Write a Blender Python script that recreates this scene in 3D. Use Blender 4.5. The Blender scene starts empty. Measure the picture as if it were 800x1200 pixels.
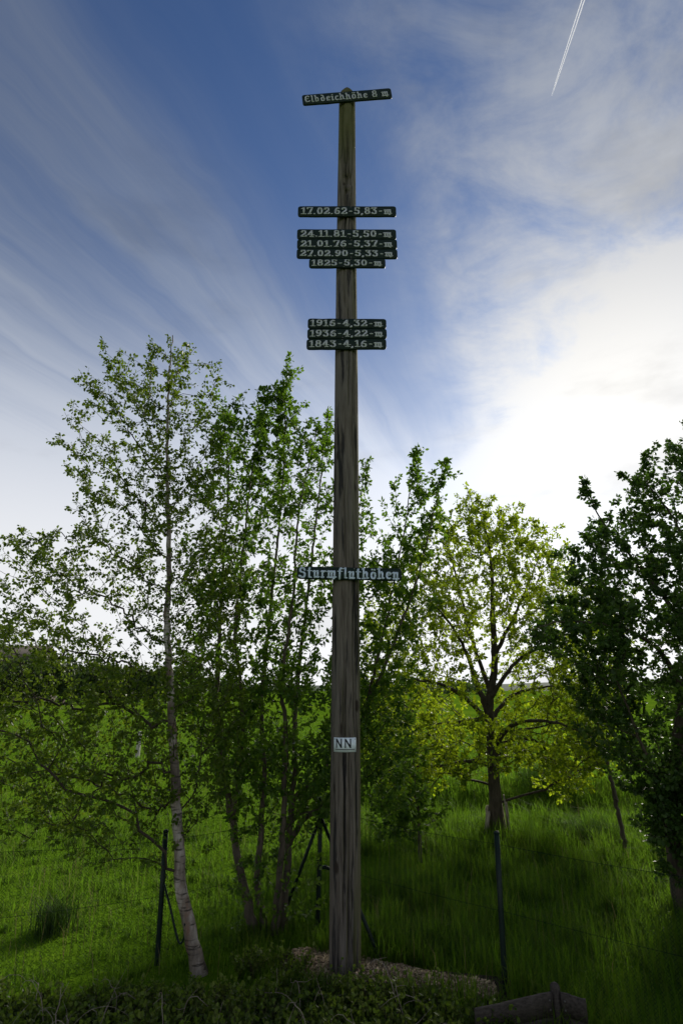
import bpy, math, random
import numpy as np
from mathutils import Vector

sc = bpy.context.scene
rad = math.radians
rng = np.random.default_rng(7)
random.seed(7)

# ------------------------------------------------------------------ camera
F_PX = 650.0                 # focal length in pixels of the 800 x 1200 picture
PITCH = rad(17.75)
EYE = np.array([0.0, 0.0, 2.14])
cam_d = bpy.data.cameras.new('camera')
cam = bpy.data.objects.new('camera', cam_d)
sc.collection.objects.link(cam)
cam.location = EYE
cam.rotation_euler = (rad(90) + PITCH, 0, 0)
cam_d.sensor_fit = 'VERTICAL'
cam_d.sensor_height = 36.0
cam_d.sensor_width = 24.0
cam_d.lens = F_PX / 1200.0 * 36.0
cam_d.clip_start = 0.05
cam_d.clip_end = 20000
sc.camera = cam

# ------------------------------------------------------------------ light
SUN_AZ, SUN_EL = rad(29.0), rad(28.0)        # azimuth to the right of straight ahead
SUN_DIR = np.array([math.sin(SUN_AZ) * math.cos(SUN_EL), math.cos(SUN_AZ) * math.cos(SUN_EL), math.sin(SUN_EL)])
sun_d = bpy.data.lights.new('sun', 'SUN')
sun_d.energy = 3.9
sun_d.angle = rad(12)
sun_d.color = (1.0, 0.93, 0.80)
sun = bpy.data.objects.new('sun', sun_d)
sc.collection.objects.link(sun)
sun.rotation_euler = Vector(-SUN_DIR).to_track_quat('-Z', 'Y').to_euler()

world = bpy.data.worlds.new('World')
sc.world = world
world.use_nodes = True
SKY_STRENGTH = 0.075
# cirrus cover across the wind: (position, cover)
BAND = [(0.0, 0.56), (0.24, 0.54), (0.29, 0.50), (0.338, 0.62), (0.362, 0.46), (0.385, 0.20), (0.405, 0.12), (0.435, 0.18), (0.466, 0.48), (0.505, 0.64), (0.545, 0.72), (1.0, 0.75)]


class NT:
    """small node-graph helper"""
    def __init__(self, tree):
        self.t = tree
        tree.nodes.clear()

    def n(self, kind, **kw):
        nd = self.t.nodes.new(kind)
        for k, v in kw.items():
            if k == 'ins':
                for kk, vv in v.items():
                    self.put(nd.inputs[kk], vv)
            else:
                setattr(nd, k, v)
        return nd

    def put(self, sock, v):
        if isinstance(v, bpy.types.NodeSocket):
            self.t.links.new(v, sock)
        else:
            if hasattr(sock, 'default_value') and isinstance(v, (tuple, list)) and len(v) == 3 and sock.type == 'RGBA':
                v = (*v, 1.0)
            sock.default_value = v

    def m(self, op, a, b=None, c=None, clamp=False):
        nd = self.t.nodes.new('ShaderNodeMath')
        nd.operation = op
        nd.use_clamp = clamp
        self.put(nd.inputs[0], a)
        if b is not None:
            self.put(nd.inputs[1], b)
        if c is not None:
            self.put(nd.inputs[2], c)
        return nd.outputs[0]

    def mix(self, fac, a, b, mode='MIX'):
        nd = self.t.nodes.new('ShaderNodeMix')
        nd.data_type = 'RGBA'
        nd.blend_type = mode
        self.put(nd.inputs['Factor'], fac)
        self.put(nd.inputs[6], a)
        self.put(nd.inputs[7], b)
        return nd.outputs[2]

    def ramp(self, fac, stops, interp='EASE'):
        nd = self.t.nodes.new('ShaderNodeValToRGB')
        nd.color_ramp.interpolation = interp
        els = nd.color_ramp.elements
        while len(els) < len(stops):
            els.new(0.5)
        for e, (pos, col) in zip(els, stops):
            e.position = pos
            if not isinstance(col, (tuple, list)):
                col = (col, col, col)
            e.color = (*col, 1.0)
        self.put(nd.inputs[0], fac)
        return nd.outputs[0]

    def noise(self, vec, scale, detail=4, rough=0.55, dist=0.0):
        nd = self.n('ShaderNodeTexNoise')
        self.put(nd.inputs['Vector'], vec)
        nd.inputs['Scale'].default_value = scale
        nd.inputs['Detail'].default_value = detail
        nd.inputs['Roughness'].default_value = rough
        nd.inputs['Distortion'].default_value = dist
        return nd.outputs[0]

    def mapping(self, vec, scale=(1, 1, 1), rot=(0, 0, 0), loc=(0, 0, 0)):
        nd = self.n('ShaderNodeMapping')
        self.put(nd.inputs['Vector'], vec)
        nd.inputs['Scale'].default_value = scale
        nd.inputs['Rotation'].default_value = rot
        nd.inputs['Location'].default_value = loc
        return nd.outputs[0]


def build_world():
    g = NT(world.node_tree)
    sky = g.n('ShaderNodeTexSky', sky_type='NISHITA', sun_disc=False)
    sky.sun_elevation = SUN_EL
    sky.sun_rotation = SUN_AZ
    sky.altitude = 0
    sky.air_density = 1.0
    sky.dust_density = 0.6
    sky.ozone_density = 3.0
    tc = g.n('ShaderNodeTexCoord').outputs['Generated']
    sep = g.n('ShaderNodeSeparateXYZ', ins={0: tc})
    z = g.m('ADD', g.m('MAXIMUM', sep.outputs[2], 0.0), 0.12)
    pl = g.n('ShaderNodeCombineXYZ', ins={0: g.m('DIVIDE', sep.outputs[0], z), 1: g.m('DIVIDE', sep.outputs[1], z), 2: 0.0}).outputs[0]
    pr = g.mapping(pl, rot=(0, 0, rad(22)))           # cirrus bands run along +Y of this frame
    # streaks: stretched noise, a little warped
    warp = g.noise(pr, 1.1, 4, 0.55)
    warp2 = g.noise(g.mapping(pr, loc=(5.2, 1.3, 0)), 3.1, 4, 0.6)
    ps = g.n('ShaderNodeSeparateXYZ', ins={0: pr})
    q = g.m('ADD', ps.outputs[0], g.m('MULTIPLY', g.m('SUBTRACT', warp, 0.5), 0.22))
    s = ps.outputs[1]
    q2 = g.m('ADD', q, g.m('MULTIPLY', g.m('SUBTRACT', warp2, 0.5), 0.055))
    qs = g.n('ShaderNodeCombineXYZ', ins={0: q2, 1: s, 2: 0.0}).outputs[0]
    streak = g.noise(g.mapping(qs, scale=(5.0, 0.45, 1), loc=(0.37, 0.0, 0)), 1.0, 10, 0.64, 0.25)
    fibre = g.noise(g.mapping(qs, scale=(15.0, 0.9, 1), loc=(2.3, 0.7, 0)), 1.0, 8, 0.62, 0.2)
    fluff = g.noise(g.mapping(pl, scale=(4.2, 5.6, 1), rot=(0, 0, rad(-35)), loc=(3.1, 0.4, 0)), 1.0, 10, 0.64, 0.35)
    qn = g.m('MULTIPLY_ADD', q, 0.25, 0.5)            # q -2..2 -> 0..1
    band = g.ramp(qn, BAND)
    # cover thickens towards the horizon, where one looks through more of it
    low = g.n('ShaderNodeMapRange', interpolation_type='SMOOTHSTEP', ins={0: sep.outputs[2], 1: 0.80, 2: 0.14, 3: 0.0, 4: 0.66}).outputs[0]
    # the crisp straight edge of the great veil on the right
    edge = g.n('ShaderNodeMapRange', interpolation_type='SMOOTHSTEP', ins={0: g.m('ADD', g.m('MULTIPLY_ADD', s, 0.725, ps.outputs[0]), g.m('MULTIPLY', g.m('SUBTRACT', warp2, 0.5), 0.05)), 1: 0.995, 2: 1.10, 3: 0.0, 4: 0.32}).outputs[0]
    haze = g.n('ShaderNodeMapRange', interpolation_type='SMOOTHSTEP', ins={0: sep.outputs[2], 1: 0.50, 2: 0.06, 3: 0.0, 4: 0.8}).outputs[0]
    st = g.m('ADD', g.m('MULTIPLY', g.m('SUBTRACT', streak, 0.5), 1.9), g.m('MULTIPLY', g.m('SUBTRACT', fibre, 0.5), 0.75))
    fl = g.m('MULTIPLY', g.m('SUBTRACT', fluff, 0.5), 3.0)
    rightness = g.n('ShaderNodeMapRange', interpolation_type='SMOOTHSTEP', ins={0: q, 1: -0.46, 2: -0.08, 3: 0.0, 4: 1.0}).outputs[0]
    tex = g.m('ADD', g.m('MULTIPLY', st, g.m('SUBTRACT', 1.0, g.m('MULTIPLY', rightness, 0.65))), g.m('MULTIPLY', fl, rightness))
    amp = g.m('MULTIPLY_ADD', band, 0.7, 0.22)
    cover = g.m('ADD', g.m('ADD', g.m('ADD', g.m('ADD', band, low), haze), edge), g.m('MULTIPLY', tex, amp))
    cover = g.n('ShaderNodeMapRange', interpolation_type='SMOOTHSTEP', ins={0: cover, 1: 0.0, 2: 1.15, 3: 0.0, 4: 0.99}).outputs[0]
    # clouds scatter sunlight forward: brighter towards the sun
    dot = g.n('ShaderNodeVectorMath', operation='DOT_PRODUCT', ins={0: tc, 1: tuple(SUN_DIR)}).outputs['Value']
    dpos = g.m('MAXIMUM', dot, 0.0)
    lum = g.m('ADD', g.m('MULTIPLY_ADD', g.m('POWER', dpos, 18.0), 0.24, 0.165), g.m('MULTIPLY', g.m('POWER', dpos, 4.0), 0.20))
    lowlum = g.n('ShaderNodeMapRange', interpolation_type='SMOOTHERSTEP', ins={0: sep.outputs[2], 1: 0.82, 2: 0.04, 3: 0.0, 4: 0.57}).outputs[0]
    lum = g.m('ADD', lum, lowlum)
    # a few thicker grey patches low down
    grey = g.noise(g.mapping(tc, scale=(3.2, 3.2, 9.0), loc=(0.2, 0.0, 0.5)), 1.0, 6, 0.55)
    grey = g.n('ShaderNodeMapRange', interpolation_type='SMOOTHSTEP', ins={0: grey, 1: 0.52, 2: 0.74, 3: 1.0, 4: 0.80}).outputs[0]
    lum = g.m('MULTIPLY', lum, grey)
    warm = g.mix(g.m('MAXIMUM', g.m('POWER', dpos, 9.0), g.m('MULTIPLY', lowlum, 1.5), clamp=True), (0.74, 0.89, 1.20), (1.0, 0.985, 0.955))
    ccol = g.n('ShaderNodeVectorMath', operation='SCALE', ins={0: warm, 'Scale': lum}).outputs[0]
    scol = g.n('ShaderNodeVectorMath', operation='SCALE', ins={0: sky.outputs[0], 'Scale': SKY_STRENGTH}).outputs[0]
    scol = g.mix(1.0, scol, (0.54, 0.69, 0.91), 'MULTIPLY')
    col = g.mix(cover, scol, ccol)
    bg = g.n('ShaderNodeBackground', ins={'Color': col, 'Strength': 1.0})
    out = g.n('ShaderNodeOutputWorld')
    g.t.links.new(bg.outputs[0], out.inputs[0])


build_world()
sc.view_settings.view_transform = 'Standard'
sc.view_settings.look = 'None'
sc.view_settings.gamma = 1.0
sc.view_settings.exposure = 0.32
sc.view_settings.use_curve_mapping = False
sc.cycles.use_denoising = True
sc.cycles.max_bounces = 7
sc.cycles.diffuse_bounces = 3
sc.cycles.transmission_bounces = 4
sc.cycles.transparent_max_bounces = 8
sc.cycles.caustics_reflective = False
sc.cycles.caustics_refractive = False

# ------------------------------------------------------------------ geometry helpers
FWD = np.array([0, math.cos(PITCH), math.sin(PITCH)])
UPV = np.array([0, -math.sin(PITCH), math.cos(PITCH)])


def ray(x, y):
    return np.array([x - 400.0, 0, 0]) + FWD * F_PX + UPV * (600.0 - y)


def W(x, y, Y):
    """the point of the place seen at picture position (x, y) in the upright plane at distance Y"""
    d = ray(x, y)
    return EYE + d * (Y / d[1])


def G(x, y, z=0.0):
    """the point seen at (x, y) on level ground of height z"""
    d = ray(x, y)
    return EYE + d * ((z - EYE[2]) / d[2])


def px_size(P):
    """metres covered by one picture pixel at P"""
    return float(np.dot(np.asarray(P) - EYE, FWD)) / F_PX


def np_mesh(name, V, faces, smooth=False):
    """faces: list of int arrays (n,k)"""
    me = bpy.data.meshes.new(name)
    V = np.asarray(V, dtype=np.float32)
    me.vertices.add(len(V))
    me.vertices.foreach_set('co', V.ravel())
    faces = [np.asarray(f, dtype=np.int32) for f in faces if len(f)]
    loops = np.concatenate([f.ravel() for f in faces])
    totals = np.concatenate([np.full(len(f), f.shape[1], dtype=np.int32) for f in faces])
    starts = np.concatenate([[0], np.cumsum(totals)[:-1]]).astype(np.int32)
    me.loops.add(len(loops))
    me.loops.foreach_set('vertex_index', loops)
    me.polygons.add(len(totals))
    me.polygons.foreach_set('loop_start', starts)
    me.polygons.foreach_set('loop_total', totals)
    if smooth:
        me.polygons.foreach_set('use_smooth', np.ones(len(totals), dtype=bool))
    me.update(calc_edges=True)
    me.validate()
    return me


def obj(name, me, mat=None, parent=None, loc=None):
    o = bpy.data.objects.new(name, me)
    sc.collection.objects.link(o)
    if mat is not None and me is not None and len(me.materials) == 0:
        me.materials.append(mat)
    if parent is not None:
        o.parent = parent
    if loc is not None:
        o.location = loc
    return o


def tag(o, label=None, cat=None, group=None, kind=None):
    if label:
        o['label'] = label
    if cat:
        o['category'] = cat
    if group:
        o['group'] = group
    if kind:
        o['kind'] = kind
    return o


def empty(name, loc):
    o = bpy.data.objects.new(name, None)
    sc.collection.objects.link(o)
    o.location = loc
    o.empty_display_size = 0.2
    return o


class MB:
    """collects vertices and faces"""
    def __init__(self):
        self.V, self.F, self.n = [], {}, 0

    def add(self, V, *faces):
        V = np.asarray(V, dtype=np.float64).reshape(-1, 3)
        for f in faces:
            f = np.asarray(f, dtype=np.int64)
            if f.ndim == 1:
                f = f[None, :]
            self.F.setdefault(f.shape[1], []).append(f + self.n)
        self.V.append(V)
        self.n += len(V)

    def mesh(self, name, origin=(0, 0, 0), smooth=False):
        return np_mesh(name, np.concatenate(self.V) - np.asarray(origin), [np.concatenate(v) for v in self.F.values()], smooth)


def tube_data(pts, radii, ns=6, cap=True):
    pts = np.asarray(pts, float)
    n = len(pts)
    radii = np.broadcast_to(np.asarray(radii, float), (n,))
    T = np.gradient(pts, axis=0)
    T /= np.linalg.norm(T, axis=1)[:, None] + 1e-12
    ref = np.array([0.31, 0.17, 0.93]) if abs(T[0][2]) < 0.9 else np.array([0.98, 0.2, 0.0])
    N = np.cross(T, ref)
    N /= np.linalg.norm(N, axis=1)[:, None] + 1e-12
    # keep the frame from flipping
    for i in range(1, n):
        v = N[i - 1] - T[i] * np.dot(N[i - 1], T[i])
        l = np.linalg.norm(v)
        if l > 1e-6:
            N[i] = v / l
    B = np.cross(T, N)
    a = np.linspace(0, 2 * math.pi, ns, endpoint=False)
    V = pts[:, None, :] + radii[:, None, None] * (np.cos(a)[None, :, None] * N[:, None, :] + np.sin(a)[None, :, None] * B[:, None, :])
    V = V.reshape(-1, 3)
    i = np.arange(n - 1)[:, None] * ns
    j = np.arange(ns)[None, :]
    k = (np.arange(ns) + 1)[None, :] % ns
    Q = np.stack([i + j, i + k, i + ns + k, i + ns + j], axis=-1).reshape(-1, 4)
    caps = []
    if cap:
        caps = [np.arange(ns)[::-1][None, :], (np.arange(ns) + (n - 1) * ns)[None, :]]
    return V, Q, caps


def add_tube(mb, pts, radii, ns=6, cap=True):
    V, Q, caps = tube_data(pts, radii, ns, cap)
    mb.add(V, Q, *caps)


def box_data(c, ax, ay, az):
    """box with centre c and half-axis vectors"""
    c, ax, ay, az = (np.asarray(t, float) for t in (c, ax, ay, az))
    V = [c + sx * ax + sy * ay + sz * az for sz in (-1, 1) for sy in (-1, 1) for sx in (-1, 1)]
    F = np.array([[0, 2, 3, 1], [4, 5, 7, 6], [0, 1, 5, 4], [2, 6, 7, 3], [0, 4, 6, 2], [1, 3, 7, 5]])
    return np.array(V), F


def smooth_path(P, step=0.09):
    """Catmull-Rom through P, resampled"""
    P = np.asarray(P, float)
    if len(P) < 3:
        n = max(2, int(np.linalg.norm(P[-1] - P[0]) / step) + 1)
        return P[0] + (P[-1] - P[0]) * np.linspace(0, 1, n)[:, None]
    Q = np.vstack([2 * P[0] - P[1], P, 2 * P[-1] - P[-2]])
    out = []
    for i in range(1, len(Q) - 2):
        n = max(2, int(np.linalg.norm(Q[i + 1] - Q[i]) / step) + 1)
        t = np.linspace(0, 1, n, endpoint=False)[:, None]
        a, b, c, d = Q[i - 1], Q[i], Q[i + 1], Q[i + 2]
        out.append(0.5 * ((2 * b) + (-a + c) * t + (2 * a - 5 * b + 4 * c - d) * t ** 2 + (-a + 3 * b - 3 * c + d) * t ** 3))
    out.append(P[-1][None, :])
    return np.concatenate(out)


# ------------------------------------------------------------------ materials
def material(name):
    m = bpy.data.materials.new(name)
    m.use_nodes = True
    return m, NT(m.node_tree)


def finish(g, bsdf, disp=None):
    out = g.n('ShaderNodeOutputMaterial')
    g.t.links.new(bsdf, out.inputs[0])


def bump(g, h, strength=0.4, dist=0.01):
    return g.n('ShaderNodeBump', ins={'Height': h, 'Strength': strength, 'Distance': dist}).outputs[0]


def leaf_material(name, dark, mid, light, trans, tfac=0.45, rough=0.45, spec=0.22, pscale=1.7, pw=0.62):
    m, g = material(name)
    rnd = g.n('ShaderNodeNewGeometry').outputs['Random Per Island']
    pos = g.n('ShaderNodeNewGeometry').outputs['Position']
    nz = g.noise(pos, pscale, 4, 0.6)
    nz = g.n('ShaderNodeMapRange', ins={0: nz, 1: 0.25, 2: 0.75, 3: -pw, 4: pw}).outputs[0]
    f = g.m('ADD', g.m('MULTIPLY_ADD', rnd, 0.75, 0.12), nz, clamp=True)
    col = g.ramp(f, [(0.05, dark), (0.5, mid), (0.98, light)], 'LINEAR')
    p = g.n('ShaderNodeBsdfPrincipled', ins={'Base Color': col, 'Roughness': rough, 'Specular IOR Level': spec})
    tcol = g.mix(g.m('MULTIPLY', rnd, 0.6), trans, light)
    t = g.n('ShaderNodeBsdfTranslucent', ins={'Color': tcol})
    mx = g.n('ShaderNodeMixShader', ins={0: tfac, 1: p.outputs[0], 2: t.outputs[0]})
    finish(g, mx.outputs[0])
    return m


def bark_material(name, a, b, scale=(14, 14, 2.2), strength=0.6):
    m, g = material(name)
    pos = g.n('ShaderNodeNewGeometry').outputs['Position']
    v = g.mapping(pos, scale=scale)
    n1 = g.noise(v, 1.5, 6, 0.65)
    n2 = g.noise(pos, 3.0, 3)
    col = g.ramp(g.m('ADD', g.m('MULTIPLY', n1, 0.75), g.m('MULTIPLY', n2, 0.25)), [(0.32, a), (0.68, b)], 'LINEAR')
    p = g.n('ShaderNodeBsdfPrincipled', ins={'Base Color': col, 'Roughness': 0.85, 'Specular IOR Level': 0.2, 'Normal': bump(g, n1, strength, 0.02)})
    finish(g, p.outputs[0])
    return m


def birch_material():
    m, g = material('birch_bark')
    pos = g.n('ShaderNodeNewGeometry').outputs['Position']
    lent = g.noise(g.mapping(pos, scale=(7, 7, 46)), 1.0, 4, 0.6)          # short dark cross marks
    patch = g.noise(g.mapping(pos, scale=(9, 9, 3.2)), 1.0, 5, 0.6)
    red = g.noise(g.mapping(pos, scale=(11, 11, 4.2), loc=(4, 2, 1)), 1.0, 5, 0.6)
    base = g.ramp(patch, [(0.34, (0.07, 0.055, 0.042)), (0.52, (0.21, 0.175, 0.14)), (0.68, (0.46, 0.42, 0.37))], 'LINEAR')
    base = g.mix(g.n('ShaderNodeMapRange', ins={0: red, 1: 0.54, 2: 0.66, 3: 0.0, 4: 0.7}).outputs[0], base, (0.17, 0.085, 0.05))
    base = g.mix(g.n('ShaderNodeMapRange', ins={0: lent, 1: 0.54, 2: 0.62, 3: 0.0, 4: 0.9}).outputs[0], base, (0.035, 0.028, 0.022))
    h = g.m('ADD', patch, g.m('MULTIPLY', lent, -0.7))
    p = g.n('ShaderNodeBsdfPrincipled', ins={'Base Color': base, 'Roughness': 0.7, 'Specular IOR Level': 0.25, 'Normal': bump(g, h, 0.5, 0.012)})
    finish(g, p.outputs[0])
    return m


def pole_material():
    m, g = material('weathered_pole_wood')
    pos = g.n('ShaderNodeTexCoord').outputs['Object']
    sep = g.n('ShaderNodeSeparateXYZ', ins={0: pos})
    grain = g.noise(g.mapping(pos, scale=(34, 34, 2.6)), 1.0, 8, 0.66, 0.4)
    fine = g.noise(g.mapping(pos, scale=(130, 130, 4.5)), 1.0, 5, 0.6)
    blot = g.noise(g.mapping(pos, scale=(5, 5, 0.9)), 1.0, 4, 0.55)
    stain = g.noise(g.mapping(pos, scale=(17, 17, 1.05), loc=(1.7, 0.2, 0.6)), 1.0, 5, 0.62, 0.2)
    col = g.ramp(grain, [(0.28, (0.082, 0.067, 0.053)), (0.48, (0.150, 0.129, 0.106)), (0.72, (0.225, 0.199, 0.168))], 'LINEAR')
    col = g.mix(g.n('ShaderNodeMapRange', ins={0: fine, 1: 0.42, 2: 0.62, 3: 0.0, 4: 0.4}).outputs[0], col, (0.075, 0.062, 0.050))
    col = g.mix(g.n('ShaderNodeMapRange', ins={0: blot, 1: 0.45, 2: 0.68, 3: 0.0, 4: 0.6}).outputs[0], col, (0.115, 0.105, 0.10))
    # water-blackened streaks
    col = g.mix(g.n('ShaderNodeMapRange', ins={0: stain, 1: 0.53, 2: 0.60, 3: 0.0, 4: 0.92}).outputs[0], col, (0.022, 0.021, 0.022))
    # algae: over the top metre and on the side away from the wind
    nrm = g.n('ShaderNodeSeparateXYZ', ins={0: g.n('ShaderNodeNewGeometry').outputs['Normal']})
    side = g.n('ShaderNodeMapRange', ins={0: g.m('ADD', nrm.outputs[0], g.m('MULTIPLY', g.m('SUBTRACT', blot, 0.5), 1.6)), 1: 0.45, 2: 1.0, 3: 0.0, 4: 0.65}).outputs[0]
    top = g.n('ShaderNodeMapRange', ins={0: g.m('ADD', sep.outputs[2], g.m('MULTIPLY', g.m('SUBTRACT', blot, 0.5), 1.6)), 1: 7.9, 2: 8.7, 3: 0.0, 4: 0.75}).outputs[0]
    col = g.mix(g.m('MAXIMUM', side, top), col, (0.095, 0.098, 0.030))
    knot = g.n('ShaderNodeTexVoronoi', feature='F1', ins={'Vector': g.mapping(pos, scale=(5.0, 5.0, 2.0)), 'Scale': 1.0, 'Randomness': 1.0}).outputs['Distance']
    col = g.mix(g.n('ShaderNodeMapRange', interpolation_type='SMOOTHSTEP', ins={0: knot, 1: 0.13, 2: 0.07, 3: 0.0, 4: 0.85}).outputs[0], col, (0.035, 0.026, 0.020))
    hgt = g.m('ADD', grain, g.m('MULTIPLY', fine, 0.5))
    p = g.n('ShaderNodeBsdfPrincipled', ins={'Base Color': col, 'Roughness': 0.9, 'Specular IOR Level': 0.15, 'Normal': bump(g, hgt, 0.7, 0.012)})
    finish(g, p.outputs[0])
    return m


def plain(name, c, rough=0.6, var=0.25, nscale=12, metal=0.0, stretch=(1, 1, 1), bstr=0.15, spec=0.4):
    m, g = material(name)
    pos = g.n('ShaderNodeTexCoord').outputs['Object']
    v = g.mapping(pos, scale=stretch)
    n = g.noise(v, nscale, 5, 0.6)
    lo = tuple(x * (1 - var) for x in c)
    hi = tuple(x * (1 + var) for x in c)
    col = g.ramp(n, [(0.3, lo), (0.7, hi)], 'LINEAR')
    p = g.n('ShaderNodeBsdfPrincipled', ins={'Base Color': col, 'Roughness': rough, 'Metallic': metal, 'Specular IOR Level': spec, 'Normal': bump(g, n, bstr, 0.01)})
    finish(g, p.outputs[0])
    return m


def chip_material():
    m, g = material('wood_chip')
    rnd = g.n('ShaderNodeNewGeometry').outputs['Random Per Island']
    col = g.ramp(rnd, [(0.0, (0.09, 0.06, 0.034)), (0.45, (0.26, 0.18, 0.105)), (1.0, (0.48, 0.37, 0.24))], 'LINEAR')
    p = g.n('ShaderNodeBsdfPrincipled', ins={'Base Color': col, 'Roughness': 0.85})
    finish(g, p.outputs[0])
    return m


def ground_material():
    m, g = material('meadow_ground')
    pos = g.n('ShaderNodeNewGeometry').outputs['Position']
    n1 = g.noise(pos, 0.09, 5, 0.6)
    n2 = g.noise(pos, 1.3, 6, 0.65)
    n3 = g.noise(pos, 14, 4, 0.7)
    f = g.m('ADD', g.m('ADD', g.m('MULTIPLY', n1, 0.45), g.m('MULTIPLY', n2, 0.3)), g.m('MULTIPLY', n3, 0.25))
    col = g.ramp(f, [(0.36, (0.045, 0.095, 0.006)), (0.5, (0.085, 0.165, 0.009)), (0.64, (0.150, 0.220, 0.016))], 'LINEAR')
    p = g.n('ShaderNodeBsdfDiffuse', ins={'Color': col, 'Normal': bump(g, g.m('ADD', n3, n2), 0.6, 0.12)})
    finish(g, p.outputs[0])
    return m


M = {
    'ground': ground_material(),
    'grass': leaf_material('grass_blade', (0.022, 0.050, 0.005), (0.050, 0.102, 0.009), (0.115, 0.150, 0.022), (0.15, 0.32, 0.014), 0.48, 0.6, 0.06, 0.9, 0.5),
    'stalk': leaf_material('dry_grass_stalk', (0.10, 0.085, 0.035), (0.17, 0.14, 0.06), (0.26, 0.22, 0.11), (0.20, 0.18, 0.06), 0.3, 0.7, 0.05),
    'rush': leaf_material('rush_blade', (0.012, 0.028, 0.005), (0.026, 0.055, 0.009), (0.055, 0.085, 0.018), (0.05, 0.12, 0.010), 0.35, 0.6, 0.1),
    'birch_leaf': leaf_material('birch_leaf', (0.030, 0.060, 0.006), (0.060, 0.108, 0.010), (0.110, 0.160, 0.018), (0.19, 0.29, 0.014), 0.42),
    'shrub_leaf': leaf_material('shrub_leaf', (0.026, 0.060, 0.008), (0.052, 0.112, 0.012), (0.100, 0.160, 0.020), (0.18, 0.35, 0.016), 0.45, 0.45),
    'oak_leaf': leaf_material('oak_leaf', (0.046, 0.086, 0.008), (0.082, 0.140, 0.012), (0.145, 0.195, 0.020), (0.44, 0.58, 0.014), 0.58),
    'dark_leaf': leaf_material('maple_leaf', (0.020, 0.046, 0.008), (0.040, 0.085, 0.014), (0.075, 0.125, 0.022), (0.085, 0.19, 0.014), 0.36, 0.4),
    'far_leaf': leaf_material('far_leaf', (0.022, 0.040, 0.012), (0.036, 0.066, 0.018), (0.062, 0.095, 0.026), (0.08, 0.14, 0.02), 0.35, 0.6),
    'cover_leaf': leaf_material('ground_cover_leaf', (0.040, 0.072, 0.010), (0.080, 0.128, 0.018), (0.135, 0.165, 0.034), (0.18, 0.30, 0.020), 0.45),
    'bark': bark_material('grey_bark', (0.050, 0.040, 0.030), (0.170, 0.140, 0.105)),
    'oak_bark': bark_material('rough_bark', (0.030, 0.024, 0.017), (0.120, 0.098, 0.070), (16, 16, 3), 0.9),
    'twig': bark_material('twig_bark', (0.028, 0.022, 0.016), (0.070, 0.056, 0.040)),
    'dry_twig': bark_material('dry_stem', (0.12, 0.095, 0.070), (0.34, 0.29, 0.24)),
    'birch': birch_material(),
    'pole': pole_material(),
    'board': plain('dark_green_board_paint', (0.011, 0.022, 0.017), 0.55, 0.5, 9, stretch=(1, 4, 9), bstr=0.35, spec=0.15),
    'letter': plain('grey_white_lettering', (0.44, 0.46, 0.46), 0.7, 0.35, 60, bstr=0.1),
    'letter_bright': plain('pale_blue_lettering', (0.56, 0.66, 0.76), 0.6, 0.2, 50, bstr=0.1),
    'plate': plain('white_enamel', (0.72, 0.80, 0.84), 0.4, 0.10, 26, bstr=0.03),
    'plate_ink': plain('black_ink', (0.02, 0.022, 0.028), 0.6, 0.2, 30, bstr=0.02),
    'screw': plain('screw_steel', (0.16, 0.15, 0.14), 0.5, 0.3, 60, metal=0.7, bstr=0.05),
    'post': plain('green_steel_coating', (0.005, 0.015, 0.011), 0.5, 0.3, 25, bstr=0.06, spec=0.25),
    'wire': plain('green_wire_coating', (0.010, 0.022, 0.015), 0.85, 0.3, 20, bstr=0.0, spec=0.05),
    'plank': plain('grey_plank_wood', (0.060, 0.050, 0.043), 0.85, 0.45, 5, stretch=(1.5, 14, 14), bstr=0.6, spec=0.2),
    'guard': plain('split_grey_wood', (0.34, 0.30, 0.24), 0.9, 0.45, 7, stretch=(12, 12, 1.2), bstr=0.7, spec=0.15),
    'pale_post': plain('bleached_post_wood', (0.42, 0.40, 0.35), 0.9, 0.3, 8, stretch=(10, 10, 1.5), bstr=0.5, spec=0.15),
    'chip': chip_material(),
    'roof': plain('dark_roof_sheet', (0.045, 0.035, 0.028), 0.8, 0.25, 1.2, stretch=(6, 1, 1), bstr=0.3),
    'barn_wall': plain('dark_timber_wall', (0.06, 0.045, 0.032), 0.85, 0.3, 2.0, stretch=(8, 8, 1), bstr=0.4),
    'soil': plain('dark_soil', (0.045, 0.036, 0.026), 0.95, 0.4, 18, bstr=0.9, spec=0.1),
    'hill': plain('far_hill_fields', (0.050, 0.072, 0.050), 0.95, 0.3, 0.01, bstr=0.0, spec=0.1),
    'contrail': None,
}


def contrail_material():
    m, g = material('contrail_ice')
    pos = g.n('ShaderNodeTexCoord').outputs['Object']
    d = g.n('ShaderNodeBsdfDiffuse', ins={'Color': (0.95, 0.95, 0.96)})
    t = g.n('ShaderNodeBsdfTranslucent', ins={'Color': (0.95, 0.95, 0.97)})
    mx = g.n('ShaderNodeMixShader', ins={0: 0.6, 1: d.outputs[0], 2: t.outputs[0]})
    tr = g.n('ShaderNodeBsdfTransparent')
    n = g.noise(g.mapping(pos, scale=(0.02, 0.02, 0.02)), 1.0, 4, 0.6)
    f = g.n('ShaderNodeMapRange', ins={0: n, 1: 0.3, 2: 0.65, 3: 0.80, 4: 0.92}).outputs[0]
    m2 = g.n('ShaderNodeMixShader', ins={0: f, 1: tr.outputs[0], 2: mx.outputs[0]})
    finish(g, m2.outputs[0])
    return m


M['contrail'] = contrail_material()

# ------------------------------------------------------------------ terrain
POLE_Y = 5.24


def smoothstep(a, b, x):
    t = np.clip((x - a) / (b - a), 0, 1)
    return t * t * (3 - 2 * t)


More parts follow.
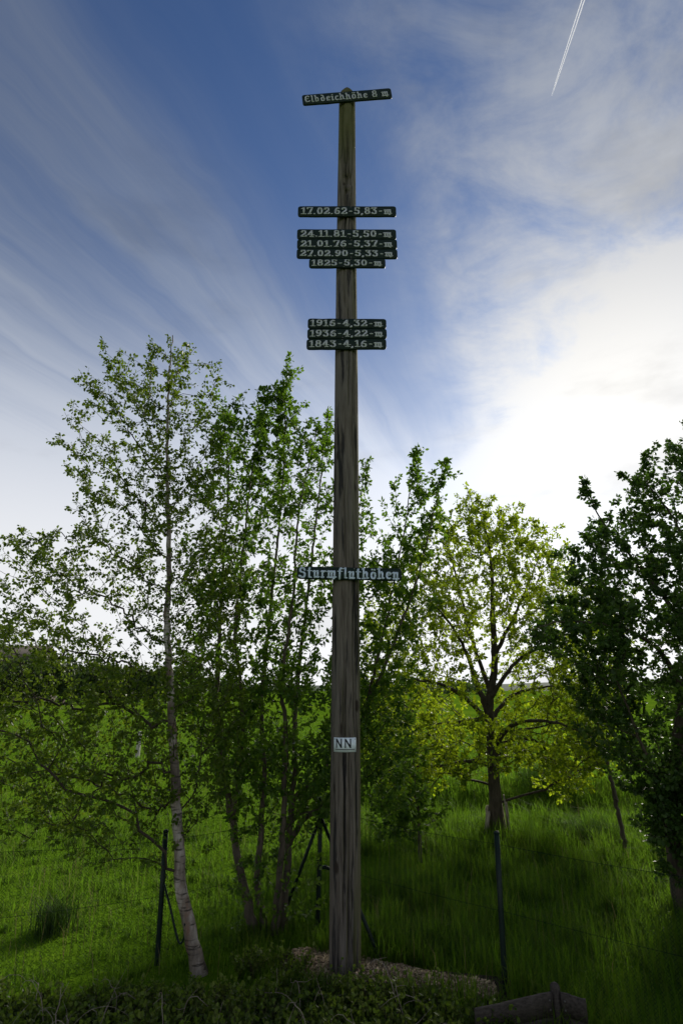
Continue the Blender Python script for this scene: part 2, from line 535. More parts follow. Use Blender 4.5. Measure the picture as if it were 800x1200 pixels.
def vnoise(x, y, s, seed=0):
    return (np.sin(x * s * 1.3 + seed * 1.7 + 1.9 * np.sin(y * s * 0.7 + seed)) + np.sin(y * s * 1.1 - seed * 2.3 + 1.4 * np.sin(x * s * 0.9 + 2.1 * seed)) + np.sin((x + y) * s * 0.77 + seed * 0.9)) / 3.0


def terrain(x, y):
    x = np.asarray(x, float)
    y = np.asarray(y, float)
    z = 0.045 * vnoise(x, y, 0.9, 1) * smoothstep(6, 9, y) + 0.02 * vnoise(x, y, 2.7, 2) * smoothstep(5.5, 8, y)
    # a low bank with a shallow ditch in front, crossing on the right
    yb = 12.6 + 0.10 * x + 0.25 * vnoise(x, y, 0.5, 3)
    right = smoothstep(-1.5, 2.0, x)
    z = z + right * (0.34 * np.exp(-((y - yb) / 0.85) ** 2) - 0.22 * np.exp(-((y - yb + 1.5) / 0.8) ** 2) - 0.10 * np.exp(-((y - yb - 1.7) / 0.9) ** 2))
    z = z + 0.25 * vnoise(x, y, 0.07, 5) * smoothstep(18, 45, y)
    # mound of bark mulch round the pole, bank on which the camera stands
    z = z + 0.62 * (1 - smoothstep(0.5, 3.6, y)) * 1.0
    return z


xs = np.unique(np.concatenate([np.linspace(-12, 12, 121), np.linspace(-60, 60, 61), np.sign(np.linspace(-1, 1, 61)) * 3000 * np.abs(np.linspace(-1, 1, 61)) ** 2.2]))
ys = np.unique(np.concatenate([np.linspace(-8, 26, 171), np.linspace(26, 80, 55), 80 + 3200 * np.linspace(0, 1, 41) ** 2.2, [-400, -120, -40, -16]]))
X, Y = np.meshgrid(xs, ys)
Z = terrain(X, Y)
Vg = np.stack([X, Y, Z], -1).reshape(-1, 3)
nx, ny = len(xs), len(ys)
ii = (np.arange(ny - 1)[:, None] * nx + np.arange(nx - 1)[None, :]).ravel()
ground = obj('meadow', np_mesh('meadow', Vg, [np.stack([ii, ii + 1, ii + nx + 1, ii + nx], -1)], True), M['ground'])
tag(ground, 'wide green meadow running to the horizon', None, None, 'structure')


def hill_ridge():
    """low wooded and farmed rise along the horizon"""
    xs_ = np.linspace(-2200, 2600, 160)
    mb = MB()
    prof = 14 + 7 * vnoise(xs_, xs_ * 0, 0.004, 4) + 14 * smoothstep(-50, -500, xs_) + 2.0 * vnoise(xs_, xs_ * 0, 0.02, 9)
    rows = [(900, -1.0), (1000, 0.55), (1100, 1.0), (1300, 0.9), (1600, -1.0)]
    V = []
    for yy, k in rows:
        V.append(np.stack([xs_, np.full_like(xs_, yy) + 30 * np.sin(xs_ * 0.003), np.where(k < 0, -3.0, prof * k)], -1))
    V = np.concatenate(V)
    n = len(xs_)
    a = (np.arange(len(rows) - 1)[:, None] * n + np.arange(n - 1)[None, :]).ravel()
    return np_mesh('far_hills', V, [np.stack([a, a + 1, a + n + 1, a + n], -1)], True)


hills = obj('far_hills', hill_ridge(), M['hill'])
tag(hills, 'low far hills along the horizon', None, None, 'structure')

# ------------------------------------------------------------------ leaves, grass
LEAF = np.array([[0, 0, 0], [0.30, 0.30, 0.10], [0.26, 0.66, 0.07], [0, 1.0, -0.04], [-0.26, 0.66, 0.07], [-0.30, 0.30, 0.10]])
LEAF_F4 = np.array([[0, 1, 2, 3], [0, 3, 4, 5]])


def norm(v):
    return v / (np.linalg.norm(v, axis=-1, keepdims=True) + 1e-12)


def leaves_mesh(name, P, D, size, rng, width=1.0, up=0.6, shape=LEAF):
    """P bases, D leaf directions, size lengths"""
    n = len(P)
    D = norm(D)
    Nn = norm(rng.normal(size=(n, 3)) * 0.8 + np.array([0, 0, up]))
    Nn = norm(Nn - D * np.sum(Nn * D, -1, keepdims=True))
    S = np.cross(D, Nn)
    s = size[:, None]
    V = P[:, None, :] + s[:, :, None] * (shape[None, :, 0:1] * width * S[:, None, :] + shape[None, :, 1:2] * D[:, None, :] + shape[None, :, 2:3] * Nn[:, None, :])
    k = len(shape)
    F = (np.arange(n)[:, None, None] * k + LEAF_F4[None]).reshape(-1, 4)
    return np_mesh(name, V.reshape(-1, 3), [F], False)


def blades_mesh(name, P, h, w, lean, rng, origin=(0, 0, 0)):
    """grass blades: two segments, bent over"""
    n = len(P)
    a = rng.uniform(0, 2 * math.pi, n)
    side = np.stack([np.cos(a), np.sin(a), np.zeros(n)], -1)
    b = a + rng.uniform(0.6, 2.5, n)
    ld = np.stack([np.cos(b), np.sin(b), np.zeros(n)], -1)
    up = np.array([0, 0, 1.0])
    h_, w_, l_ = h[:, None], w[:, None], lean[:, None]
    mid = P + up * h_ * 0.58 + ld * h_ * l_ * 0.28
    tip = P + up * h_ * (1.0 - 0.32 * l_) + ld * h_ * l_ * 0.95
    V = np.stack([P - side * w_ * 0.5, P + side * w_ * 0.5, mid + side * w_ * 0.42, mid - side * w_ * 0.42, tip], 1).reshape(-1, 3) - np.asarray(origin)
    i = np.arange(n) * 5
    return np_mesh(name, V, [np.stack([i, i + 1, i + 2, i + 3], -1), np.stack([i + 3, i + 2, i + 4], -1)], False)


def in_poly(px, py, poly):
    inside = np.zeros(len(px), bool)
    j = len(poly) - 1
    for i in range(len(poly)):
        xi, yi = poly[i]
        xj, yj = poly[j]
        c = ((yi > py) != (yj > py)) & (px < (xj - xi) * (py - yi) / (yj - yi + 1e-9) + xi)
        inside ^= c
        j = i
    return inside


# ------------------------------------------------------------------ trees
class Tree:
    """skeleton grown towards points spread through a crown, then skinned and hung with leaves"""
    def __init__(self, seed):
        self.rng = np.random.default_rng(seed)
        self.cap = 60000
        self.P = np.zeros((self.cap, 3))
        self.par = np.full(self.cap, -1, int)
        self.pl = np.zeros(self.cap)
        self.stem = np.full(self.cap, -1, int)
        self.r_min = np.zeros(self.cap)
        self.n = 0
        self.nstems = 0

    def node(self, p, par, stem=-1, rmin=0.0):
        i = self.n
        self.P[i] = p
        self.par[i] = par
        self.pl[i] = 0 if par < 0 else self.pl[par] + np.linalg.norm(self.P[par] - p)
        self.stem[i] = stem
        self.r_min[i] = rmin
        self.n += 1
        return i

    def nearest(self, p):
        return int(np.argmin(np.sum((self.P[:self.n] - p) ** 2, -1)))

    def add_stem(self, path, r0, r1, attach=False):
        path = smooth_path(path)
        k = self.nstems
        self.nstems += 1
        par = -1
        if attach:
            par = self.nearest(path[0])
        L = np.concatenate([[0], np.cumsum(np.linalg.norm(np.diff(path, axis=0), axis=1))])
        t = L / L[-1]
        for i, p in enumerate(path):
            if attach and i == 0:
                continue
            p = p + self.rng.normal(size=3) * 0.006 * (i > 0)
            par = self.node(p, par, k, r0 + (r1 - r0) * t[i] ** 0.85)
        return k

    def grow(self, tips, bf=0.35, ascend=0.5, wob=0.05):
        r = self.rng
        base = self.P[:self.n].copy()
        d0 = np.array([np.min(np.sum((base - t) ** 2, -1)) for t in tips])
        for t in tips[np.argsort(d0)]:
            if self.n > self.cap - 60:
                break
            Q = self.P[:self.n]
            v = t - Q
            d = np.linalg.norm(v, axis=1)
            hd = np.hypot(v[:, 0], v[:, 1])
            bad = np.maximum(0, ascend * hd - v[:, 2])
            j = int(np.argmin(d + bf * self.pl[:self.n] * 0.5 + 0.9 * bad))
            if d[j] < 0.03:
                continue
            a = self.P[j]
            n = max(1, int(d[j] / 0.10))
            # leave along a slightly rising curve
            c = (a + t) / 2 + np.array([0, 0, 0.10 * d[j]]) + r.normal(size=3) * wob * d[j]
            par = j
            for k in range(1, n + 1):
                u = k / n
                p = (1 - u) ** 2 * a + 2 * u * (1 - u) * c + u * u * t
                par = self.node(p, par)

    def finish(self, r_tip=0.0022, e=2.3):
        n = self.n
        cnt = np.zeros(n)
        nch = np.zeros(n, int)
        for i in range(n):
            if self.par[i] >= 0:
                nch[self.par[i]] += 1
        cnt[nch == 0] = 1
        self.children = [[] for _ in range(n)]
        for i in range(n - 1, -1, -1):
            p = self.par[i]
            if p >= 0:
                cnt[p] += cnt[i]
                self.children[p].append(i)
        self.r = np.maximum(r_tip * cnt ** (1 / e), 0)
        st = self.stem[:n] >= 0
        self.r[st] = np.maximum(self.r_min[:n][st], 0.0)
        # a limb is never thicker than what it grows from
        for i in range(n):
            p = self.par[i]
            if p >= 0 and self.stem[i] != self.stem[p]:
                self.r[i] = min(self.r[i], self.r[p] * 0.8) if self.stem[i] < 0 else self.r[i]
            elif p >= 0 and self.stem[i] < 0:
                self.r[i] = min(self.r[i], self.r[p])

    def chains(self):
        """list of (node path starting at the parent joint, stem id, subtree root id)"""
        out = []
        root_of = {}
        stack = [(i, None) for i in range(self.n) if self.par[i] < 0]
        while stack:
            start, limb = stack.pop()
            path = [start]
            k = self.stem[start]
            if self.par[start] >= 0:
                path = [self.par[start], start]
            if k < 0 and limb is None:
                limb = start
            cur = start
            while self.children[cur]:
                ch = self.children[cur]
                same = [c for c in ch if self.stem[c] == k and k >= 0]
                nxt = same[0] if same else max(ch, key=lambda c: (self.stem[c] < 0, self.r[c]))
                if k >= 0 and not same:
                    nxt = None
                for c in ch:
                    if c != nxt:
                        stack.append((c, limb if k < 0 else None))
                if nxt is None:
                    break
                path.append(nxt)
                cur = nxt
            out.append((path, k, limb))
        return out

    def build(self, name, label, cat, mats, origin, stem_name='trunk', group=None, limb_r=0.009, crown_name='crown',
              n_leaves=8000, leaf=(0.04, 0.06), leaf_r=0.006, droop=0.2, width=1.0, up=0.6, flare=1.25):
        """mats: stem, branch, leaf"""
        r = self.rng
        root = empty(name, origin)
        tag(root, label, cat, group)
        o3 = np.asarray(origin)
        limbs, twigs = {}, MB()
        nodes_in = {}
        for path, k, limb in self.chains():
            if len(path) < 2:
                continue
            rr = self.r[path].copy()
            if k < 0 and self.par[path[1]] == path[0]:
                rr[0] = rr[1]
            if k >= 0:
                mb = MB()
                pts = self.P[path]
                if self.par[path[0]] < 0:
                    dz = pts[:, 2] - pts[0, 2]
                    rr = rr * (1 + (flare - 1) * np.exp(-dz / 0.10))
                    pts = np.vstack([pts[0] - np.array([0, 0, 0.12]), pts])
                    rr = np.concatenate([[rr[0] * 1.1], rr])
                add_tube(mb, pts, rr, 14)
                obj(stem_name, mb.mesh(stem_name, o3, True), mats[0], root)
                continue
            big = self.r[limb] > limb_r
            mb = limbs.setdefault(limb, MB()) if big else twigs
            ns = 8 if rr[0] > 0.02 else (5 if rr[0] > 0.006 else 3)
            add_tube(mb, self.P[path], rr, ns, cap=False)
        for limb, mb in limbs.items():
            obj('branch', mb.mesh('branch', o3, True), mats[1], root)
        if twigs.n:
            tag(obj('twigs', twigs.mesh('twigs', o3, True), mats[1], root), kind='stuff')
        # leaves along the thin wood
        n = self.n
        cand = np.where((self.r[:n] < leaf_r) & (self.par[:n] >= 0) & (self.stem[:n] < 0))[0]
        isend = np.array([len(self.children[c]) == 0 for c in cand])
        wgt = np.where(isend, 2.2, 1.0)
        wgt = wgt / wgt.sum()
        pick = r.choice(cand, n_leaves, p=wgt)
        a, b = self.P[pick], self.P[self.par[pick]]
        u = r.uniform(0, 1, (n_leaves, 1))
        tw = norm(a - b)
        P = a + (b - a) * u
        out = norm(r.normal(size=(n_leaves, 3)))
        D = norm(tw * 0.5 + out * 0.9 + np.array([0, 0, -droop]))
        P = P + D * r.uniform(0.004, 0.03, (n_leaves, 1))
        size = r.uniform(leaf[0], leaf[1], n_leaves) * np.where(r.uniform(0, 1, n_leaves) < 0.22, 0.55, 1.0)
        me = leaves_mesh(crown_name, P - o3, D, size, r, width, up)
        tag(obj(crown_name, me, mats[2], root), kind='stuff')
        return root


def crown_points(poly, Y0, n, rng, depth=0.85, clump=7, spread=0.16, density=None, row_max=9.9):
    """points spread in clumps through the volume of a crown whose outline faces the viewer"""
    poly = np.asarray(poly, float)
    x0, y0 = poly.min(0)
    x1, y1 = poly.max(0)
    nc = max(8, n // clump)
    C = []
    # outline extents per row for the depth of the volume
    rows = np.linspace(y0, y1, 60)
    ext = []
    gx = np.linspace(x0, x1, 240)
    for yy in rows:
        ins = gx[in_poly(gx, np.full_like(gx, yy), poly)]
        ext.append((ins.min(), ins.max()) if len(ins) else (0.5 * (x0 + x1) - 1, 0.5 * (x0 + x1) + 1))
    ext = np.array(ext)
    while len(C) < nc:
        px, py = rng.uniform(x0, x1, 400), rng.uniform(y0, y1, 400)
        ok = in_poly(px, py, poly)
        if density is not None:
            ok &= rng.uniform(0, 1, 400) < density(px, py)
        for a, b in zip(px[ok], py[ok]):
            k = int(np.clip((b - y0) / (y1 - y0) * 59, 0, 59))
            l, r_ = ext[k]
            P = W(a, b, Y0)
            half = 0.5 * (r_ - l) * px_size(P)
            t = np.clip((a - 0.5 * (l + r_)) / (0.5 * (r_ - l) + 1e-6), -1, 1)
            dy = rng.uniform(-1, 1) * math.sqrt(max(0.03, 1 - t * t)) * min(half, row_max) * depth
            C.append(P + np.array([0, dy, 0]))
            if len(C) >= nc:
                break
    C = np.array(C)
    pts = C[rng.integers(0, nc, n)] + rng.normal(size=(n, 3)) * spread
    return pts


def guide(pts, Y0, rng, n_per=5, jit=0.05, dy=0.0):
    """tips following a visible shoot"""
    P = np.array([W(x, y, Y0) + np.array([0, dy * i / max(1, len(pts) - 1), 0]) for i, (x, y) in enumerate(pts)])
    L = smooth_path(P, 0.12)
    out = [L[i] + rng.normal(size=3) * 0.01 for i in range(len(L))]
    for p in L[1:]:
        for _ in range(n_per):
            out.append(p + rng.normal(size=3) * jit)
    return np.array(out)


def pix_path(pts, Y0, dys=None):
    return np.array([W(x, y, Y0 + (0 if dys is None else dys[i])) for i, (x, y) in enumerate(pts)])


# --- birch on the left
def build_birch():
    base = G(234, 1141)
    Yb = base[1]
    T = Tree(11)
    r = T.rng
    tr = [(234, 1141), (223, 1092), (213, 1035), (208, 965), (204, 890), (199, 800), (196, 740), (198, 660), (197, 600), (196, 540), (197, 480), (199, 435), (202, 393)]
    T.add_stem(pix_path(tr, Yb), 0.055, 0.005)
    poly = [(202, 396), (222, 420), (254, 428), (262, 470), (255, 520), (272, 600), (285, 700), (285, 800), (270, 900), (235, 985), (180, 985), (110, 1000), (60, 965), (0, 950), (-70, 900), (-80, 720), (-20, 650), (40, 622), (110, 600), (96, 545), (92, 500), (110, 455), (138, 425), (170, 420), (190, 405)]

    def dens(px, py):
        d = np.where(py > 590, 1.0, 0.85)
        return np.where((py > 940), 0.7, np.where((py > 740) & (px < 190), 1.0, d * 0.85))
    tips = crown_points(poly, Yb, 3700, r, 0.75, 4, 0.11, dens, 1.1)
    guides = [[(196, 560), (160, 470), (122, 412)], [(196, 590), (150, 500), (96, 442)], [(196, 630), (140, 560), (70, 517)], [(197, 660), (140, 590), (72, 546)], [(197, 700), (110, 630), (18, 637)], [(198, 760), (100, 690), (4, 655)], [(197, 560), (230, 490), (257, 424)], [(197, 600), (235, 550), (258, 520)], [(198, 490), (215, 445), (226, 412)], [(197, 530), (178, 465), (184, 414)], [(199, 450), (201, 420), (203, 392)], [(202, 850), (110, 822), (0, 824)], [(205, 890), (130, 905), (62, 968)], [(208, 930), (180, 955), (152, 985)], [(200, 800), (120, 770), (20, 760)], [(197, 500), (150, 460), (130, 432)]]
    g = [guide(x, Yb, r, 3, 0.05, dy) for x, dy in zip(guides, r.uniform(-0.15, 0.35, len(guides)))]
    T.grow(np.concatenate(g), 0.1, 0.3, 0.02)
    T.grow(tips, 0.35, 0.45)
    T.finish(0.0016, 2.5)
    T.build('birch_tree', 'slender birch with pale peeling trunk left of the tall pole', 'tree', (M['birch'], M['twig'], M['birch_leaf']), base, 'trunk',
            n_leaves=46000, leaf=(0.026, 0.042), leaf_r=0.0065, droop=0.5, width=1.15, up=0.4)


# --- many-stemmed shrub behind the pole
def build_shrub():
    base = G(312, 1092)
    Ys = base[1]
    T = Tree(23)
    r = T.rng
    T.add_stem(pix_path([(296, 1082), (286, 1040), (278, 1000), (272, 960), (264, 915), (258, 880), (254, 820), (256, 770), (262, 640), (268, 560), (262, 480)], Ys, [0, 0, 0.05, .1, .1, .15, .2, .2, .3, .3, .3]), 0.042, 0.005)
    T.add_stem(pix_path([(273, 955), (281, 900), (284, 840), (280, 790), (276, 740), (285, 640), (297, 540), (311, 458)], Ys, [.08, .0, -.1, -.15, -.2, -.2, -.2, -.2]), 0.026, 0.003, True)
    T.add_stem(pix_path([(310, 1086), (302, 1035), (307, 960), (310, 900), (306, 830), (312, 760), (328, 600), (334, 500), (336, 424)], Ys, [0, .05, .1, .15, .2, .2, .1, 0, 0]), 0.034, 0.004)
    T.add_stem(pix_path([(322, 1086), (330, 1000), (333, 920), (335, 860), (330, 800), (343, 700), (350, 600), (372, 500)], Ys, [-.05, -.1, -.15, -.2, -.25, -.3, -.3, -.3]), 0.034, 0.004)
    T.add_stem(pix_path([(331, 1088), (338, 990), (342, 940), (346, 900), (345, 850), (352, 770), (366, 650), (384, 485)], Ys, [.05, .1, .15, .2, .25, .3, .3, .3]), 0.038, 0.004)
    T.add_stem(pix_path([(339, 988), (358, 957), (384, 945), (405, 910), (425, 840), (445, 760), (468, 650), (480, 580), (490, 527)], Ys, [.1, .15, .2, .3, .35, .35, .3, .3, .3]), 0.028, 0.003, True)
    T.add_stem(pix_path([(343, 935), (372, 912), (386, 885), (392, 800), (405, 700), (420, 600), (428, 540)], Ys, [.15, .2, .3, .4, .45, .5, .5]), 0.024, 0.003, True)
    T.add_stem(pix_path([(430, 825), (455, 770), (488, 680), (508, 600), (519, 546)], Ys, [.35, .3, .2, .2, .2]), 0.022, 0.003, True)
    left = [(336, 424), (348, 470), (358, 510), (388, 482), (398, 560), (405, 700), (420, 860), (400, 930), (350, 960), (290, 965), (245, 930), (215, 890), (205, 800), (220, 700), (232, 620), (236, 540), (248, 485), (272, 468), (300, 470), (312, 460), (322, 500), (328, 450)]
    right = [(428, 540), (434, 610), (462, 600), (472, 620), (489, 530), (498, 570), (518, 546), (508, 620), (500, 680), (486, 740), (474, 800), (478, 880), (460, 950), (430, 950), (410, 900), (412, 700)]
    t1 = crown_points(left, Ys, 1900, r, 0.8, 6, 0.12, None, 0.9)
    t2 = crown_points(right, Ys + 0.3, 720, r, 0.8, 6, 0.11, None, 0.7)
    low = crown_points([(255, 1000), (300, 985), (350, 990), (365, 1060), (330, 1095), (290, 1090)], Ys, 60, r, 0.6, 4, 0.1)
    gs = [guide([(334, 520), (336, 424)], Ys, r, 4, 0.05), guide([(326, 560), (328, 450)], Ys, r, 3, 0.05), guide([(300, 560), (312, 455)], Ys - .2, r, 3, 0.05), guide([(485, 600), (490, 527)], Ys + .3, r, 4, 0.05), guide([(508, 610), (520, 543)], Ys + .2, r, 4, 0.045), guide([(472, 640), (462, 570)], Ys + .3, r, 2, 0.04), guide([(424, 600), (430, 545)], Ys + .5, r, 3, 0.05), guide([(262, 540), (263, 470)], Ys + .3, r, 3, 0.05), guide([(376, 540), (386, 485)], Ys + .3, r, 3, 0.05)]
    T.grow(np.concatenate(gs), 0.1, 0.6, 0.02)
    T.grow(np.concatenate([t1, t2, low]), 0.32, 0.75)
    T.finish(0.0017, 2.4)
    T.build('multi_stem_shrub', 'tall many-stemmed leafy shrub growing just behind the pole', 'shrub', (M['bark'], M['twig'], M['shrub_leaf']), base, 'stem',
            n_leaves=44000, leaf=(0.036, 0.066), leaf_r=0.007, droop=0.25, width=0.95, up=0.7)


# --- yellow-green tree further back on the right
def build_oak():
    base = G(583, 984)
    Yo = base[1]
    T = Tree(31)
    r = T.rng
    T.add_stem(pix_path([(583, 984), (580, 935), (577, 890), (574, 850), (573, 822), (579, 780), (577, 720), (575, 660), (566, 605)], Yo, [0, 0, 0, 0, 0, .1, .15, .2, .2]), 0.112, 0.010)
    limbs = [
        ([(574, 840), (560, 805), (548, 770), (530, 735), (500, 700)], [0, -.1, -.2, -.4, -.6], 0.055),
        ([(575, 815), (556, 760), (545, 720), (530, 660), (520, 625)], [0, .1, .3, .4, .5], 0.04),
        ([(575, 818), (592, 790), (612, 770), (645, 752), (670, 735)], [0, -.1, -.3, -.5, -.7], 0.042),
        ([(578, 770), (592, 742), (612, 700), (630, 655)], [.1, .2, .3, .5], 0.04),
        ([(574, 850), (545, 818), (510, 800), (465, 795)], [0, -.2, -.5, -.9], 0.045),
        ([(576, 880), (600, 850), (640, 845), (680, 858), (690, 870)], [0, -.3, -.7, -1.0, -1.1], 0.045),
        ([(577, 895), (595, 870), (625, 868), (648, 890), (652, 915)], [0, .2, .4, .5, .5], 0.034),
        ([(577, 898), (550, 892), (515, 897), (470, 900), (450, 905)], [0, -.3, -.6, -.8, -.9], 0.036),
        ([(574, 845), (600, 815), (640, 805), (685, 800)], [0, .4, .8, 1.0], 0.04),
        ([(574, 842), (540, 845), (500, 850), (460, 850)], [0, .4, .8, 1.0], 0.04),
    ]
    for p, dy, r0 in limbs:
        T.add_stem(pix_path(p, Yo, dy), r0, 0.008, True)
    poly = [(552, 588), (585, 597), (618, 608), (642, 638), (664, 668), (708, 720), (728, 800), (708, 880), (660, 928), (635, 905), (600, 885), (565, 872), (530, 910), (480, 930), (430, 915), (420, 800), (432, 720), (470, 660), (500, 625), (530, 600)]

    def dens(px, py):
        # the heart of the crown is open
        d = np.hypot((px - 575) / 70, (py - 790) / 75)
        return np.clip(0.22 + 0.8 * (d - 0.45), 0.18, 1.0)
    tips = crown_points(poly, Yo, 4600, r, 0.8, 5, 0.14, dens, 1.8)
    gs = [guide([(565, 640), (553, 584)], Yo + .2, r, 3, 0.06), guide([(625, 868), (650, 905), (655, 930)], Yo + .5, r, 4, 0.08), guide([(636, 700), (652, 668)], Yo + .5, r, 3, 0.07)]
    T.grow(np.concatenate(gs), 0.1, 0.1, 0.02)
    T.grow(tips, 0.3, 0.25)
    T.finish(0.0026, 2.4)
    T.build('broadleaf_tree', 'yellow-green backlit tree with a spreading crown right of the pole', 'tree', (M['oak_bark'], M['oak_bark'], M['oak_leaf']), base, 'trunk',
            n_leaves=60000, leaf=(0.038, 0.072), leaf_r=0.010, droop=0.2, width=1.0, up=0.7, limb_r=0.018)
    return base


# --- dark tree at the right edge
def build_dark_tree():
    base = G(803, 1078)
    Yd = base[1]
    T = Tree(41)
    r = T.rng
    T.add_stem(pix_path([(803, 1078), (791, 1015), (786, 950), (792, 880), (803, 800), (812, 700), (815, 600), (812, 530)], Yd), 0.085, 0.012)
    T.add_stem(pix_path([(822, 1082), (830, 1000), (850, 900), (880, 800), (900, 700), (910, 600)], Yd, [.1, .1, .2, .3, .3, .4]), 0.07, 0.012)
    for p, dy, r0 in [([(788, 940), (755, 880), (735, 830), (715, 780)], [0, -.2, -.3, -.4], 0.03), ([(800, 810), (770, 760), (720, 735), (660, 728), (625, 738)], [0, -.1, -.2, -.3, -.3], 0.035),
                      ([(808, 740), (770, 690), (730, 640), (698, 600), (688, 570)], [0, .1, .2, .2, .2], 0.03), ([(813, 660), (790, 610), (765, 575), (745, 555)], [0, .1, .2, .3], 0.025)]:
        T.add_stem(pix_path(p, Yd, dy), r0, 0.005, True)
    poly = [(687, 572), (696, 602), (718, 604), (738, 612), (748, 575), (740, 556), (762, 552), (772, 530), (790, 515), (840, 480), (910, 500), (980, 600), (1000, 800), (960, 980), (860, 1020), (800, 1005), (772, 985), (755, 940), (738, 905), (712, 882), (692, 850), (690, 800), (676, 765), (630, 752), (612, 735), (640, 712), (678, 700), (678, 650), (682, 610)]
    tips = crown_points(poly, Yd, 4200, r, 0.8, 6, 0.11, None, 1.3)
    gs = [crown_points([(760, 900), (830, 900), (840, 1030), (792, 1035), (775, 1000)], Yd - .15, 260, r, 0.8, 5, 0.09), guide([(700, 605), (686, 566)], Yd + .2, r, 4, 0.045), guide([(765, 575), (722, 553)], Yd + .3, r, 2, 0.035)]
    T.grow(np.concatenate(gs), 0.1, 0.2, 0.02)
    T.grow(tips, 0.3, 0.4)
    T.finish(0.002, 2.4)
    T.build('dark_tree', 'dense dark leafy tree cut off by the right edge', 'tree', (M['oak_bark'], M['twig'], M['dark_leaf']), base, 'trunk',
            n_leaves=100000, leaf=(0.034, 0.062), leaf_r=0.008, droop=0.2, width=1.15, up=0.8)


# --- sapling right of the pole
def build_sapling():
    base = G(492, 1012)
    Ys = base[1]
    T = Tree(53)
    r = T.rng
    T.add_stem(pix_path([(492, 1012), (491, 980), (490, 950), (486, 920), (484, 890)], Ys), 0.028, 0.006)
    tips = crown_points([(484, 880), (510, 905), (520, 940), (505, 985), (470, 1000), (440, 985), (440, 940), (460, 900)], Ys, 160, r, 0.8, 5, 0.09)
    T.grow(tips, 0.3, 0.3)
    T.finish(0.002, 2.4)
    T.build('sapling', 'low bushy sapling on a thin bare stem behind the pole foot', 'sapling', (M['bark'], M['twig'], M['shrub_leaf']), base, 'stem',
            n_leaves=2200, leaf=(0.045, 0.075), leaf_r=0.009, droop=0.2)


build_birch()
build_shrub()
OAK = build_oak()
build_dark_tree()
build_sapling()


# ------------------------------------------------------------------ far hedge trees and barn
def far_tree(name, label, px, top_px, Yt, half_w, seed, cat='tree', group=None, base_k=0.0, n=2600, leaf=0.55, mat='far_leaf'):
    r = np.random.default_rng(seed)
    x = W(px, 700, Yt)[0]
    zb = float(terrain(x, Yt))
    top = W(px, top_px, Yt)[2]
    H = top - zb
    base = np.array([x, Yt, zb])
    root = empty(name, base)
    tag(root, label, cat, group)
    mb = MB()
    add_tube(mb, np.array([[0, 0, -0.3], [0.05, 0, H * 0.3], [0, 0.1, H * 0.75]]), [0.035 * H, 0.028 * H, 0.01 * H], 8)
    for k in range(5):
        a = r.uniform(0, 6.28)
        add_tube(mb, np.array([[0.03, 0, H * (0.25 + 0.08 * k)], [math.cos(a) * half_w * 0.35, math.sin(a) * half_w * 0.35, H * (0.42 + 0.08 * k)], [math.cos(a) * half_w * 0.7, math.sin(a) * half_w * 0.7, H * (0.55 + 0.07 * k)]]), [0.014 * H, 0.010 * H, 0.005 * H], 5)
    obj('trunk', mb.mesh('trunk', smooth=True), M['oak_bark'], root)
    nc = 46
    C = r.normal(size=(nc, 3))
    C = norm(C) * r.uniform(0.25, 1.0, (nc, 1)) ** 0.6
    C = C * np.array([half_w * 0.86, half_w * 0.86, H * 0.44]) + np.array([0, 0, H * (0.52 - 0.04)])
    P = C[r.integers(0, nc, n)] + r.normal(size=(n, 3)) * np.array([half_w * 0.17, half_w * 0.17, H * 0.07])
    P[:, 2] = np.clip(P[:, 2], 0.05 * H, H * 1.02)
    D = r.normal(size=(n, 3))
    me = leaves_mesh('crown', P, D, r.uniform(0.6, 1.3, n) * leaf, r, 1.2, 0.5)
    tag(obj('crown', me, M[mat], root), kind='stuff')
    return root


hedge = [(-30, 772, 88, 4.2), (14, 768, 92, 4.0), (52, 762, 90, 4.4), (92, 768, 86, 4.2), (130, 774, 90, 4.0), (168, 772, 94, 4.4), (206, 780, 92, 3.8)]
where = ['leftmost dark tree of the far hedgerow', 'dark far hedgerow tree in front of the barn roof', 'dark far hedgerow tree at the right end of the barn roof', 'fourth dark far hedgerow tree from the left edge',
         'lower dark far hedgerow tree left of the birch trunk', 'dark far hedgerow tree directly left of the birch trunk', 'rightmost dark tree of the far hedgerow, right of the birch trunk']
for k, (px, ty, Yt, hw) in enumerate(hedge):
    far_tree('hedgerow_tree', where[k], px, ty, Yt, hw, 100 + k, group='far hedgerow trees', n=3200, leaf=0.5)
far_tree('far_tree', 'small distant tree alone on the horizon left of the shrub stems', 236, 758, 190, 3.4, 130, n=1500, leaf=0.7)


def far_wood():
    """a broken belt of distant wood along the skyline"""
    r = np.random.default_rng(160)
    P = []
    for k in range(150):
        px = r.uniform(-140, 980)
        Yt = r.uniform(250, 330)
        x = W(px, 800, Yt)[0]
        if vnoise(np.array(x), np.array(0.0), 0.045, 3) < -0.25:
            continue
        H = r.uniform(5.0, 9.0) + 2.5 * vnoise(np.array(x), np.array(0.0), 0.03, 6)
        wd = r.uniform(3.0, 6.5)
        n = 150
        d = norm(r.normal(size=(n, 3))) * r.uniform(0.3, 1, (n, 1)) ** 0.5
        P.append(d * np.array([wd, wd, H * 0.5]) + np.array([x, Yt, H * 0.5]))
    P = np.concatenate(P)
    P[:, 2] = np.maximum(P[:, 2], 0.2)
    me = leaves_mesh('far_wood', P, r.normal(size=P.shape), r.uniform(0.8, 1.9, len(P)), r, 1.2, 0.5)
    tag(obj('far_wood', me, M['far_leaf']), 'dark belt of distant wood along the skyline', 'wood', None, 'stuff')


far_wood()


